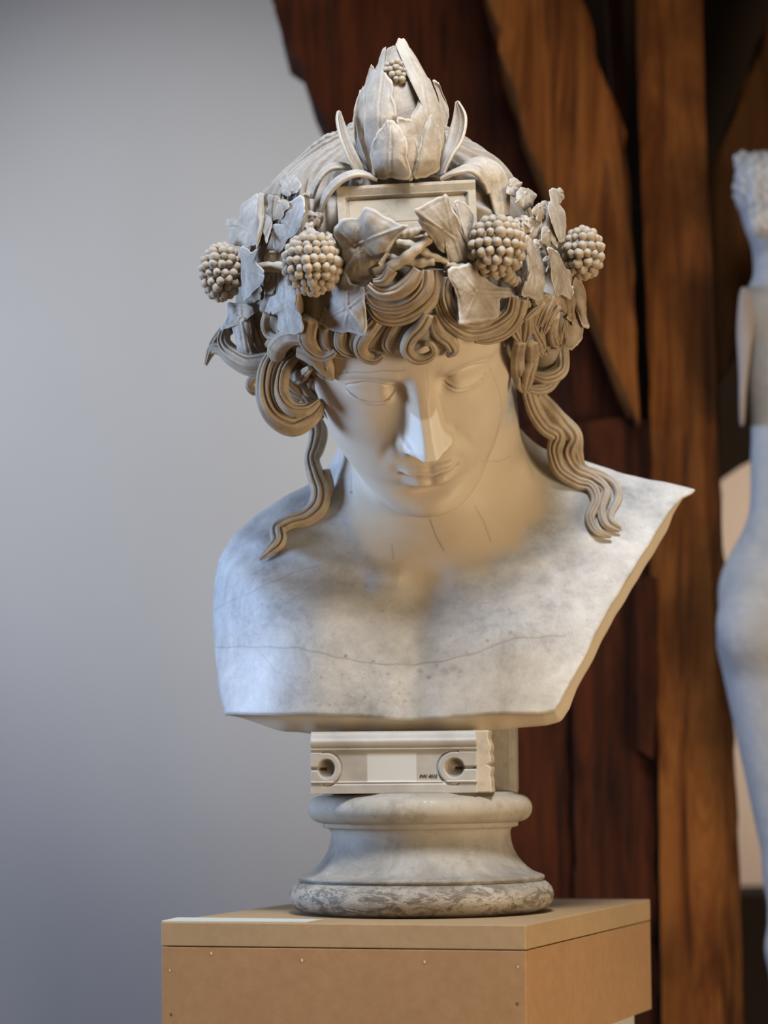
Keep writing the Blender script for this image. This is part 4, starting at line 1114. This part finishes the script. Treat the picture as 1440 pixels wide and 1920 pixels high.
# hidden block joining tablet to the head on the lower side
# ------------------------------------------------------------------ bud
BYc = TY + 0.058
by_ = np.array([70, 80, 110, 140, 180, 220, 260, 300, 335, 350])
br_ = np.array([4, 16, 38, 56, 76, 86, 88, 83, 70, 60.0])
def bud_ax(y): return np.interp(y, [70, 140, 220, 340], [748, 748, 752, 768])
def budY(x, y):
    R = np.interp(y, by_, br_) * 1.0; dx = x - bud_ax(y)
    q = np.clip(R * R - dx * dx, 0, None)
    return BYc - np.sqrt(q) * PXM
n = 40; V = []; ys_ = np.linspace(92, 338, 34)
for y in ys_:
    R = np.interp(y, by_, br_) * 0.90
    for j in range(n):
        a = 2 * math.pi * j / n
        V.append(W(bud_ax(y) + R * math.cos(a), y, BYc) + np.array([0, R * PXM * math.sin(a) * 0.95, 0]))
Fc = [(i * n + j, i * n + (j + 1) % n, (i + 1) * n + (j + 1) % n, (i + 1) * n + j) for i in range(len(ys_) - 1) for j in range(n)]
Fc += [tuple(range(n)), tuple((len(ys_) - 1) * n + j for j in range(n))[::-1]]
bud = part('bud', V, Fc, MAT_BUD, fix=True)
def petal(pts, lift, cen=None, bulge=0.006, **kw):
    kw.setdefault('mat', MAT_BUD)
    return leaf('petal', Z1(pts), lift, Z1([cen])[0] if cen else None, bulge=bulge, ybase=budY, wavy=0.0008, thick=0.008, parent=bud, n=96, **kw)
petal([(430, 445), (400, 470), (350, 640), (352, 800), (395, 1000), (500, 1165), (540, 1120), (470, 950), (430, 800), (440, 600)], 0.001, (420, 800), 0.003, seed=1)
petal([(485, 270), (515, 285), (540, 400), (500, 560), (450, 620), (425, 480), (445, 400)], 0.001, (480, 440), 0.003, seed=2)
petal([(610, 118), (560, 175), (540, 285), (480, 420), (440, 600), (430, 800), (455, 960), (520, 1130), (620, 1120), (660, 900), (692, 700), (690, 600), (665, 520), (660, 400), (600, 320), (575, 240)], 0.006, (560, 640), 0.008, seed=3, veins=[Z1([(580, 220), (540, 600), (560, 1000)])])
petal([(680, 92), (720, 48), (768, 75), (830, 200), (910, 320), (962, 392), (1020, 520), (1065, 700), (1070, 850), (1035, 1050), (960, 1120), (880, 1100), (840, 900), (800, 700), (855, 580), (875, 450), (850, 370), (745, 275), (715, 160)], 0.008, (915, 620), 0.008, seed=4, veins=[Z1([(740, 100), (900, 420), (960, 800)])])
petal([(980, 388), (1025, 400), (1062, 490), (1105, 600), (1105, 700), (1078, 770), (1050, 690), (1025, 520)], 0.000, (1060, 590), 0.002, seed=5)
petal([(690, 680), (780, 690), (850, 690), (875, 800), (880, 900), (860, 1050), (830, 1165), (770, 1160), (740, 1000), (720, 800)], 0.010, (800, 880), 0.004, seed=6)
petal([(590, 735), (620, 698), (670, 705), (740, 790), (778, 880), (782, 1000), (800, 1160), (640, 1165), (520, 1150), (488, 1020), (495, 890), (540, 800)], 0.017, (640, 930), 0.010, seed=7, veins=[Z1([(640, 760), (640, 1100)])])
petal([(962, 652), (905, 780), (875, 920), (852, 1040), (842, 1165), (1010, 1115), (1042, 1000), (1052, 880), (1035, 780), (1000, 700)], 0.015, (950, 930), 0.007, seed=8)
petal([(640, 130), (690, 110), (720, 180), (745, 290), (700, 300), (640, 270), (600, 250)], 0.004, None, 0.004, seed=9, mat=MAT_HAIR)
# seeds inside the bud
rr_ = random.Random(11)
for (zx, zy) in [(620, 265), (660, 250), (700, 240), (735, 260), (640, 300), (685, 285), (725, 300), (765, 310), (660, 340), (705, 335), (750, 345), (790, 335), (690, 375), (735, 380), (610, 305)]:
    x, y = Z1([(zx, zy)])[0]
    o = bpy.data.objects.new('seed', BERRY); C.collection.objects.link(o)
    p = W(x, y, float(budY(x, y)) - 0.004)
    s = 0.0052 * rr_.uniform(0.8, 1.15)
    o.matrix_basis = Matrix.Translation(Vector(p)) @ Vector((0, -1, 0.1)).to_track_quat('Z', 'Y').to_matrix().to_4x4() @ Matrix.Diagonal((s, s, s, 1))
    o.parent = bud

# curved outer leaves of the bud
def blade(path, widths, normal, cup=0.25, thick=0.0045, mat=MAT_BUD, name='sepal', seg=40, ns=11):
    P3 = W(np.array([p[0] for p in path]), np.array([p[1] for p in path]), np.array([p[2] for p in path]))
    Nn = np.array(normal, float)
    if Nn.ndim == 1: Nn = np.tile(Nn, (len(path), 1))
    D = catmull(np.concatenate([P3, np.interp(np.linspace(0, 1, len(path)), np.linspace(0, 1, len(widths)), widths)[:, None] * PXM, Nn], 1), seg)
    P = D[:, :3]; w_ = np.maximum(D[:, 3], 0.002); No = D[:, 4:7]
    T = np.gradient(P, axis=0); T /= np.linalg.norm(T, axis=1, keepdims=True)
    No = No - (No * T).sum(1, keepdims=True) * T; No /= np.linalg.norm(No, axis=1, keepdims=True)
    B = np.cross(T, No)
    s = np.linspace(-1, 1, ns); V = []
    for i in range(len(P)):
        h = cup * w_[i] * (s ** 2) * 0.9 + 0.0012 * gau(s, 0.12)
        top = P[i] + np.outer(s * w_[i] / 2, B[i]) + np.outer(h, No[i])
        bot = P[i] + np.outer(s[::-1] * w_[i] / 2, B[i]) + np.outer((cup * w_[i] * s[::-1] ** 2 * 0.9) - thick, No[i])
        V.append(np.concatenate([top, bot]))
    V = np.concatenate(V); r = 2 * ns; idx = np.arange(len(V)).reshape(len(P), r); a = idx[:-1]; b = idx[1:]
    Q = np.stack([a, np.roll(a, -1, 1), np.roll(b, -1, 1), b], -1).reshape(-1, 4).tolist()
    o = part(name, V, [tuple(q) for q in Q] + [tuple(idx[0][::-1].tolist()), tuple(idx[-1].tolist())], mat, bust, fix=True)
    return o
y1 = BYc
blade([(676, 326, y1 - 0.03), (660, 296, y1 - 0.035), (646, 262, y1 - 0.03), (638, 230, y1 - 0.02), (637, 208, y1 - 0.012)], [20, 26, 26, 20, 5], (0.75, -0.6, 0.1), 0.2)
blade([(826, 328, y1 - 0.035), (838, 296, y1 - 0.03), (856, 268, y1 - 0.02), (864, 228, y1 - 0.01), (856, 190, y1 - 0.0)], [24, 38, 42, 36, 5], (-0.75, -0.65, 0.1), 0.22)
blade([(706, 332, y1 - 0.045), (676, 320, y1 - 0.06), (650, 323, y1 - 0.065), (624, 340, y1 - 0.062), (606, 366, y1 - 0.055), (598, 398, y1 - 0.05)], [14, 30, 32, 30, 24, 4], [(0, -0.55, 1), (-0.2, -0.5, 1), (-0.5, -0.5, 0.8), (-0.8, -0.4, 0.4), (-1, -0.3, 0.1), (-1, -0.2, 0)], -0.12, mat=MAT_LEAF)
blade([(676, 322, y1 - 0.01), (650, 308, y1 - 0.02), (625, 306, y1 - 0.02), (604, 318, y1 - 0.02), (589, 342, y1 - 0.02), (582, 372, y1 - 0.015)], [14, 26, 30, 28, 22, 6], [(0, -0.55, 1), (-0.2, -0.5, 1), (-0.5, -0.5, 0.8), (-0.8, -0.4, 0.4), (-1, -0.3, 0.1), (-1, -0.2, 0)], -0.12, mat=MAT_LEAF)
blade([(826, 333, y1 - 0.045), (852, 318, y1 - 0.055), (878, 310, y1 - 0.055), (900, 318, y1 - 0.05), (914, 338, y1 - 0.04), (920, 362, y1 - 0.035)], [14, 26, 30, 30, 24, 10], [(0, -0.45, 1), (0.1, -0.45, 1), (0.4, -0.5, 0.8), (0.8, -0.4, 0.4), (1, -0.3, 0.1), (1, -0.2, 0)], -0.12)
blade([(850, 318, y1 - 0.0), (880, 300, y1 - 0.01), (908, 300, y1 - 0.012), (930, 322, y1 - 0.012), (940, 362, y1 - 0.005), (944, 405, y1 - 0.002)], [20, 36, 44, 46, 40, 26], [(0, -0.6, 1), (0.1, -0.6, 1), (0.4, -0.7, 0.8), (0.5, -0.9, 0.4), (0.5, -1, 0.1), (0.5, -1, 0)], -0.10)

# ------------------------------------------------------------------ socle
SX = W(788, 1600, 0)[0]
def rowz(y): return float(W(788, y, 0)[2])
def bez(p0, p1, p2, k=10): return [((1 - t) ** 2 * p0[0] + 2 * t * (1 - t) * p1[0] + t * t * p2[0], (1 - t) ** 2 * p0[1] + 2 * t * (1 - t) * p1[1] + t * t * p2[1]) for t in np.linspace(0, 1, k)]
S = PXM
zb = Z0
def arc(cx, cz, rx, rz, a0, a1, k=14): return [(cx + rx * math.cos(math.radians(a)), cz + rz * math.sin(math.radians(a))) for a in np.linspace(a0, a1, k)]
# (radius, z) in pixels above plinth
hz = lambda y: (1707 - y)      # silhouette row to height over plinth, in pixels
prof = [(0, 0), (206, 0.5)] + arc(208, 31, 38, 31, -88, 70, 18) + [(229, 61), (229, 66), (224, 69), (214, 72)] \
     + [(206, 76), (198, 82), (189, 91), (180, 102), (173, 115), (169, 129), (167, 143), (168, 151), (171, 155), (180, 157), (182, 158), (182, 164), (184, 166)] \
     + arc(184, 191, 25, 25, -85, 82, 18) + [(182, 217), (176, 221), (100, 222), (0, 222)]
n = 96; V = []; Fc = []
for (r, z) in prof:
    for j in range(n):
        a = 2 * math.pi * j / n
        wob = 1 + 0.004 * math.sin(3 * a + 1) + 0.003 * math.sin(5 * a + z * 0.02)
        V.append((SX + r * S * math.cos(a) * wob, r * S * math.sin(a) * wob, zb + z * S))
for i in range(len(prof) - 1):
    for j in range(n): Fc.append((i * n + j, i * n + (j + 1) % n, (i + 1) * n + (j + 1) % n, (i + 1) * n + j))
def socle_mat():
    m, nt, b = nodes('worn plaster of the round socle')
    g = geo(nt); co = g.outputs['Position']
    sx = N(nt, 'ShaderNodeSeparateXYZ'); nt.links.new(co, sx.inputs[0])
    cream = mix(nt, ramp(nt, noise(nt, co, 8, 7, 0.6, 0.5), [(0.38, 0.0), (0.62, 1.0)]), (0.37, 0.315, 0.24), (0.30, 0.25, 0.185))
    grey = mix(nt, ramp(nt, noise(nt, co, 12, 8, 0.65, 0.8), [(0.38, 0.0), (0.62, 1.0)]), (0.29, 0.26, 0.215), (0.165, 0.145, 0.12))
    # dusty where the mouldings form ledges: bands by height on the cast
    h = N(nt, 'ShaderNodeMath', operation='SUBTRACT'); nt.links.new(sx.outputs[2], h.inputs[0]); h.inputs[1].default_value = zb
    h2 = N(nt, 'ShaderNodeMath', operation='DIVIDE'); nt.links.new(h.outputs[0], h2.inputs[0]); h2.inputs[1].default_value = 0.18
    band = ramp(nt, h2.outputs[0], [(0.0, 0.25), (0.14, 0.05), (0.24, 0.75), (0.40, 0.95), (0.55, 0.75), (0.68, 0.1), (0.86, 0.15), (0.95, 0.6)])
    col = mix(nt, band, cream, grey)
    sc = noise(nt, mapping(nt, co, (1, 1, 2.6)), 20, 10, 0.82, 0.4)
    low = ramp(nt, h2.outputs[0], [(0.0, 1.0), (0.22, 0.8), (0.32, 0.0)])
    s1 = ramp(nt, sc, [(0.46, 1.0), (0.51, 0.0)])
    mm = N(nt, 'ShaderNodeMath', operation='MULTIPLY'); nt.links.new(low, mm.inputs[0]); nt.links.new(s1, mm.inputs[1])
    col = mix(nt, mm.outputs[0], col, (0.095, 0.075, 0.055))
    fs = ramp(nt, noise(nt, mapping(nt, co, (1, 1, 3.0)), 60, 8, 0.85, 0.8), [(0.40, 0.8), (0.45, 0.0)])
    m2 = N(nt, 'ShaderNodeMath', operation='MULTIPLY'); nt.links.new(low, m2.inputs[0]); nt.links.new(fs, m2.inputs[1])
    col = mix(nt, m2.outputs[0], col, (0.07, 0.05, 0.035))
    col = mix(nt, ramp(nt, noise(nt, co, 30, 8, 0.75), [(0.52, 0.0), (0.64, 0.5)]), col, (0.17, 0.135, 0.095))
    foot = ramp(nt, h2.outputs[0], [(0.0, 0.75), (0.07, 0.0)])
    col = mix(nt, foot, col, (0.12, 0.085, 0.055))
    wh = ramp(nt, noise(nt, mapping(nt, co, (1, 1, 2)), 75, 7, 0.8, 1.5), [(0.62, 0.0), (0.70, 0.7)])
    col = mix(nt, wh, col, (0.72, 0.67, 0.58))
    nt.links.new(col, b.inputs['Base Color']); b.inputs['Roughness'].default_value = 0.62; b.inputs['Specular IOR Level'].default_value = 0.25
    p1 = bump(nt, noise(nt, co, 120, 5, 0.6), b, 0.25, 0.0015)
    bump(nt, noise(nt, co, 24, 5, 0.6), b, 0.3, 0.004, p1)
    return m
MS = socle_mat()
socle = part('socle', V, Fc, MS, fix=True)
# pillar behind the tablet of the socle, reaching up into the chest
zt0 = zb + 216 * S
def boxp(name, pts_bottom, z0, z1, mat, bev, parent=socle, top_scale=1.0):
    c = np.mean(pts_bottom, 0); V = [(p[0], p[1], z0) for p in pts_bottom] + [(c[0] + (p[0] - c[0]) * top_scale, c[1] + (p[1] - c[1]) * top_scale, z1) for p in pts_bottom]
    o = part(name, V, [(3, 2, 1, 0), (4, 5, 6, 7), (0, 1, 5, 4), (1, 2, 6, 5), (2, 3, 7, 6), (3, 0, 4, 7)], mat, parent, smooth=False, fix=True)
    bevel_mesh(o, bev, 3); return o
def xw(px_, Y, py_=1430): return float(W(px_, py_, Y)[0])
pil = [(xw(610, -0.02), -0.02), (xw(968, 0.0), 0.0), (xw(972, 0.12), 0.12), (xw(620, 0.12), 0.12)]
boxp('pillar', pil, zt0 - 0.004, zt0 + 150 * S, MS, 0.010)
# tablet with end cut-outs
TFY = -0.118
a0 = W(583, 1483, TFY); a1 = W(894, 1480, TFY - 0.012)
ex = (a1 - a0); ex[2] = 0; Lx = np.linalg.norm(ex); ex /= Lx; ny = np.array([ex[1], -ex[0], 0.0])
if ny[1] > 0: ny = -ny
Ht = 112 * S; zt1 = zb + 221 * S
nx_, nz_ = 210, 100
gx = np.linspace(0, Lx, nx_); gz = np.linspace(0, Ht, nz_)
GX, GZ = np.meshgrid(gx, gz)
pxg = GX / S; pzg = (Ht - GZ) / S             # pixels from the left top corner
Hh = np.zeros_like(GX)
Lp = Lx / S
inner = sstep(34, 36, pzg) * (1 - sstep(90, 92, pzg))
Hh += -0.0035 * inner
Hh += -0.0022 * gau(pzg - 29, 1.6) - 0.0015 * gau(pzg - 35, 1.2) - 0.002 * gau(pzg - 94, 1.4)
Hh += -0.006 * (1 - sstep(0, 20, pzg)) * 1.0 + 0.004 * gau(pzg - 18, 12)
for (cx0, sgn) in ((28, -1), (Lp - 40, 1)):
    cz0 = 67
    d = np.sqrt(((pxg - cx0) * (1.0 if sgn > 0 else 1.15)) ** 2 + (pzg - cz0) ** 2)
    ring = (1 - sstep(28, 31, d)); beyond = (pxg * sgn > cx0 * sgn) & (np.abs(pzg - cz0) < 29)
    ra_ = np.maximum(ring, beyond * 1.0) * sstep(33, 36, pzg) * (1 - sstep(91, 94, pzg))
    Hh += 0.0035 * ra_
    Hh += -0.0026 * gau(d - 30, 1.6) * (pxg * sgn < (cx0 + sgn * 8) * sgn)
    Hh += -0.013 * (1 - sstep(14.5, 18.5, d))
    slit = gau(pzg - cz0, 2.0) * (pxg * sgn > cx0 * sgn)
    Hh += -0.008 * slit
Hh += 0.0004 * np.sin(GX * 60) * np.sin(GZ * 80)
P0 = a0.copy(); P0[2] = zt1
front_v = P0 + GX[..., None] * ex + GZ[..., None] * np.array([0, 0, 1.0]) + Hh[..., None] * ny
back_v = P0 + GX[..., None] * ex + GZ[..., None] * np.array([0, 0, 1.0]) - 0.06 * ny + (GX / Lx)[..., None] * 0.012 * ex
V = np.concatenate([front_v.reshape(-1, 3), back_v.reshape(-1, 3)]); K = nx_ * nz_
Fc = []
for j in range(nz_ - 1):
    for i in range(nx_ - 1):
        q = j * nx_ + i
        Fc.append((q, q + 1, q + 1 + nx_, q + nx_))
for i in range(nx_ - 1):
    Fc.append((i + 1, i, K + i, K + i + 1)); q = (nz_ - 1) * nx_ + i; Fc.append((q, q + 1, K + q + 1, K + q))
for j in range(nz_ - 1):
    q = j * nx_; Fc.append((q, q + nx_, K + q + nx_, K + q)); q = j * nx_ + nx_ - 1; Fc.append((q + nx_, q, K + q, K + q + nx_))
Fc.append((K, K + (nz_ - 1) * nx_, K + nz_ * nx_ - 1, K + nx_ - 1))
pa = sstep(101, 103, pxg) * (1 - sstep(190, 192, pxg)) * sstep(38, 40, pzg) * (1 - sstep(90, 92, pzg))
hole = np.zeros_like(GX)
for (cx0, sgn) in ((28, -1), (Lp - 40, 1)):
    d = np.sqrt((pxg - cx0) ** 2 + (pzg - 64) ** 2); hole = np.maximum(hole, (1 - sstep(13, 17, d)) * 0.5)
m, nt, b = nodes('plaster of the socle tablet')
co = geo(nt).outputs['Position']
col = mix(nt, ramp(nt, noise(nt, co, 11, 7, 0.6, 0.4), [(0.38, 0.0), (0.62, 1.0)]), (0.38, 0.345, 0.29), (0.28, 0.245, 0.205))
col = mix(nt, attr(nt, 'patch'), col, (0.50, 0.48, 0.44)); col = mix(nt, attr(nt, 'stain'), col, (0.30, 0.22, 0.13))
nt.links.new(col, b.inputs['Base Color']); b.inputs['Roughness'].default_value = 0.5
bump(nt, noise(nt, co, 120, 5, 0.6), b, 0.2, 0.001)
part('inscription_tablet', V, Fc, m, socle, attrs={'patch': np.concatenate([pa.ravel(), pa.ravel() * 0]) * 0.85, 'stain': np.concatenate([hole.ravel(), hole.ravel() * 0])})
# broken right return of the tablet
e1 = P0 + ex * (Lx - 0.002); pts = [e1 - ny * 0.004, e1 - ny * 0.004 + ex * 0.022, e1 - ny * 0.055 + ex * 0.026, e1 - ny * 0.055]
V = []; lv = [0, 0.02, 0.03, 0.05, 0.053, 0.063, 0.07, 0.0705, Ht * 0.99]
hs = [0, 10, 22, 30, 40, 46, 50, 54, 62, 72, 76, 84, 98, 112]; wv = [1.05, 1.0, 1.0, .93, 1.0, 1.0, .75, 1.0, 1.0, .92, 1.0, 1.0, .82, .9]
for hgt_, wq in zip(hs, wv):
    for k_, p in enumerate(pts):
        q = p.copy()
        if k_ in (1, 2): q = p + ex * 0.022 * (wq - 1)
        V.append((q[0], q[1], zt1 + hgt_ * S))
Fc = [(l * 4 + i, l * 4 + (i + 1) % 4, l * 4 + 4 + (i + 1) % 4, l * 4 + 4 + i) for l in range(len(hs) - 1) for i in range(4)] + [(3, 2, 1, 0), tuple((len(hs) - 1) * 4 + i for i in range(4))]
o = part('tablet_return', V, Fc, MAT_TAB, socle, smooth=False, fix=True); bevel_mesh(o, 0.002, 2)
# handwritten inventory number
cu = bpy.data.curves.new('inventory_number', 'FONT'); cu.body = 'INV. 4512'; cu.size = 0.0062; cu.extrude = 0.0001; cu.offset = 0.00018; cu.shear = 0.25; cu.space_character = 0.95
to = bpy.data.objects.new('tmp', cu); C.collection.objects.link(to)
dg = bpy.context.evaluated_depsgraph_get(); me = bpy.data.meshes.new_from_object(to.evaluated_get(dg)); bpy.data.objects.remove(to)
tv = np.array([v.co[:] for v in me.vertices])
p_in = P0 + ex * (196 * S) + np.array([0, 0, 27.5 * S]) + ny * (-0.0029)
wv3 = p_in + tv[:, 0:1] * ex + tv[:, 1:2] * (np.array([0, 0, 1.0]) + 0.03 * ex) + tv[:, 2:3] * ny
part('inventory_number', wv3, [tuple(p.vertices) for p in me.polygons], simple('black ink', (0.03, 0.025, 0.02)), socle, smooth=False)

# ------------------------------------------------------------------ background statue
SY = 0.98; SP = (SY + 3.8) / F_PX
def sp(px_, py_, dy=0.0): return W(px_, py_, SY + dy)
def statue_f(P):
    def ell(c, r): 
        q = (P - c) / r; k0 = np.linalg.norm(q, axis=1); return (k0 - 1) * min(r)
    def cap(a, b, ra_, rb_2):
        t = np.clip(((P - a) @ (b - a)) / ((b - a) @ (b - a)), 0, 1); return np.linalg.norm(P - (a + t[:, None] * (b - a)), axis=1) - (ra_ + (rb_2 - ra_) * t)
    s = SP
    f = ell(sp(1436, 372, 0.0), np.array([52 * s, 64 * s, 70 * s]))
    f = smin(f, cap(sp(1446, 430), sp(1478, 560), 42 * s, 52 * s), 0.03)
    f = smin(f, cap(sp(1424, 584), sp(1560, 584), 36 * s, 36 * s), 0.04)
    f = smin(f, ell(sp(1486, 680), np.array([92 * s, 66 * s, 150 * s])), 0.05)
    f = smin(f, ell(sp(1488, 890), np.array([80 * s, 58 * s, 120 * s])), 0.05)
    f = smin(f, ell(sp(1492, 1120, 0.01), np.array([146 * s, 84 * s, 150 * s])), 0.06)
    f = smin(f, ell(sp(1424, 1175, -0.045), np.array([80 * s, 62 * s, 88 * s])), 0.025)
    f = smin(f, ell(sp(1562, 1175, -0.045), np.array([80 * s, 62 * s, 88 * s])), 0.025)
    f = smin(f, cap(sp(1430, 1210), sp(1490, 1640), 84 * s, 52 * s), 0.02)
    f = smin(f, cap(sp(1558, 1210), sp(1540, 1640), 84 * s, 52 * s), 0.02)
    f = smin(f, cap(sp(1490, 1640), sp(1492, 1780, -0.02), 50 * s, 52 * s), 0.03)
    f = smin(f, cap(sp(1540, 1640), sp(1545, 1780, -0.02), 50 * s, 52 * s), 0.03)
    f = smin(f, cap(sp(1492, 1780, -0.02), sp(1496, 2120), 52 * s, 28 * s), 0.02)
    f = smin(f, cap(sp(1545, 1780, -0.02), sp(1556, 2120), 52 * s, 28 * s), 0.02)
    f = smin(f, cap(sp(1496, 2150), sp(1490, 2165, 0.16), 30 * s, 22 * s), 0.03)
    f = smin(f, cap(sp(1556, 2150), sp(1566, 2165, 0.16), 30 * s, 22 * s), 0.03)
    # right arm raised forward, left arm lost at the shoulder
    f = smin(f, cap(sp(1566, 590), sp(1612, 800, 0.02), 34 * s, 27 * s), 0.03)
    f = smin(f, cap(sp(1612, 800, 0.02), sp(1590, 980, 0.12), 26 * s, 20 * s), 0.02)
    f = smin(f, cap(sp(1590, 980, 0.12), sp(1585, 1020, 0.15), 20 * s, 16 * s), 0.02)
    pxs, pys = proj(P)
    f = f + 0.010 * gau(pxs - 1492, 10) * (1 - sstep(1000, 1200, pys)) * sstep(560, 640, pys) * (P[:, 1] < SY) 
    f = smax(f, -(P[:, 0] - W(1386, 600, SY)[0]) - 0.4 * sstep(800, 860, pys) - 0.4 * (1 - sstep(500, 540, pys)), 0.006)
    return f
ztop_ped = float(sp(1500, 2190)[2])
Vs, Qs = surface_nets(statue_f, np.array([0.56, SY - 0.16, ztop_ped - 0.02]), np.array([0.92, SY + 0.26, float(sp(1436, 270)[2])]), 0.008)
Vs, Qs, _ = subdiv(Vs, Qs); Vs = newton(Vs, statue_f, 2, 0.003)
statue = empty('statue', (float(sp(1500, 2180)[0]), SY, ztop_ped), 'pale nude plaster statue seen from behind at the right edge', 'statue')
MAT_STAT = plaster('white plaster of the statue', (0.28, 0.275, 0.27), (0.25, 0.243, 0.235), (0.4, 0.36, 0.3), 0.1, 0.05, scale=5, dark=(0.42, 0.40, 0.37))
Vs[:, 2] = np.maximum(Vs[:, 2], ztop_ped)
sb = mesh_obj('body', Vs, Qs, MAT_STAT); parent_keep(sb, statue)
def hair_f(P):
    c = sp(1434, 352, -0.004); q = (P - c) / np.array([59 * SP, 72 * SP, 70 * SP]); r = np.linalg.norm(q, axis=1)
    f = (r - 1) * 58 * SP
    c2 = sp(1392, 300, 0.0); f = smin(f, np.linalg.norm(P - c2, axis=1) - 17 * SP, 0.012)
    c3 = sp(1430, 415, -0.05); f = smin(f, np.linalg.norm(P - c3, axis=1) - 30 * SP, 0.02)
    x, y = proj(P)
    return f - 0.0035 * np.sin(x * 0.30 + 2.5 * np.sin(y * 0.08)) * np.sin(y * 0.16 + 1.5 * np.sin(x * 0.1)) 
Vh, Qh = surface_nets(hair_f, np.array([0.56, SY - 0.14, float(sp(1436, 480)[2])]), np.array([0.80, SY + 0.12, float(sp(1436, 225)[2])]), 0.005)
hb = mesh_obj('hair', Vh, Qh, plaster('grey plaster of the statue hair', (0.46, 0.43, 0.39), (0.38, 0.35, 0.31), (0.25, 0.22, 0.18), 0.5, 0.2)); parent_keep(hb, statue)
# brown-grey torn shoulder where the arm is missing
st_pts = [(1388, 548), (1400, 540), (1412, 562), (1416, 600), (1408, 660), (1400, 730), (1396, 790), (1388, 790), (1386, 700), (1382, 620)]
O = catmull(np.array(st_pts, float), 40, True)
V = [tuple(W(x, y, SY - 0.062 if True else 0)) for x, y in O] + [tuple(W(x - 1, y, SY + 0.01)) for x, y in O]
k_ = len(O); Fc = [tuple(range(k_)), tuple(range(2 * k_ - 1, k_ - 1, -1))] + [(i, k_ + i, k_ + (i + 1) % k_, (i + 1) % k_) for i in range(k_)]
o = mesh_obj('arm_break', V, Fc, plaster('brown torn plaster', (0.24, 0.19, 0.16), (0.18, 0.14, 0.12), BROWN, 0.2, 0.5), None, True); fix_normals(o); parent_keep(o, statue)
o['label'] = 'brown-grey torn surface of the missing arm'
ped = box('statue_pedestal', (float(sp(1500, 2180)[0]) - 0.055, SY - 0.14, 0), (float(sp(1500, 2180)[0]) + 0.16, SY + 0.24, ztop_ped), MAT_DARK, bev=0.004)
ped['label'] = 'dark pedestal carrying the nude statue at the right'; ped['category'] = 'pedestal'
# dark cabinet and blurred object behind the statue
zc = float(W(1400, 1672, 2.6)[2])
cab = box('cabinet', (0.80, 2.4, 0), (2.2, 2.9, zc), MAT_DARK, bev=0.004); cab['label'] = 'low dark cabinet behind the statue at the lower right edge'; cab['category'] = 'cabinet'
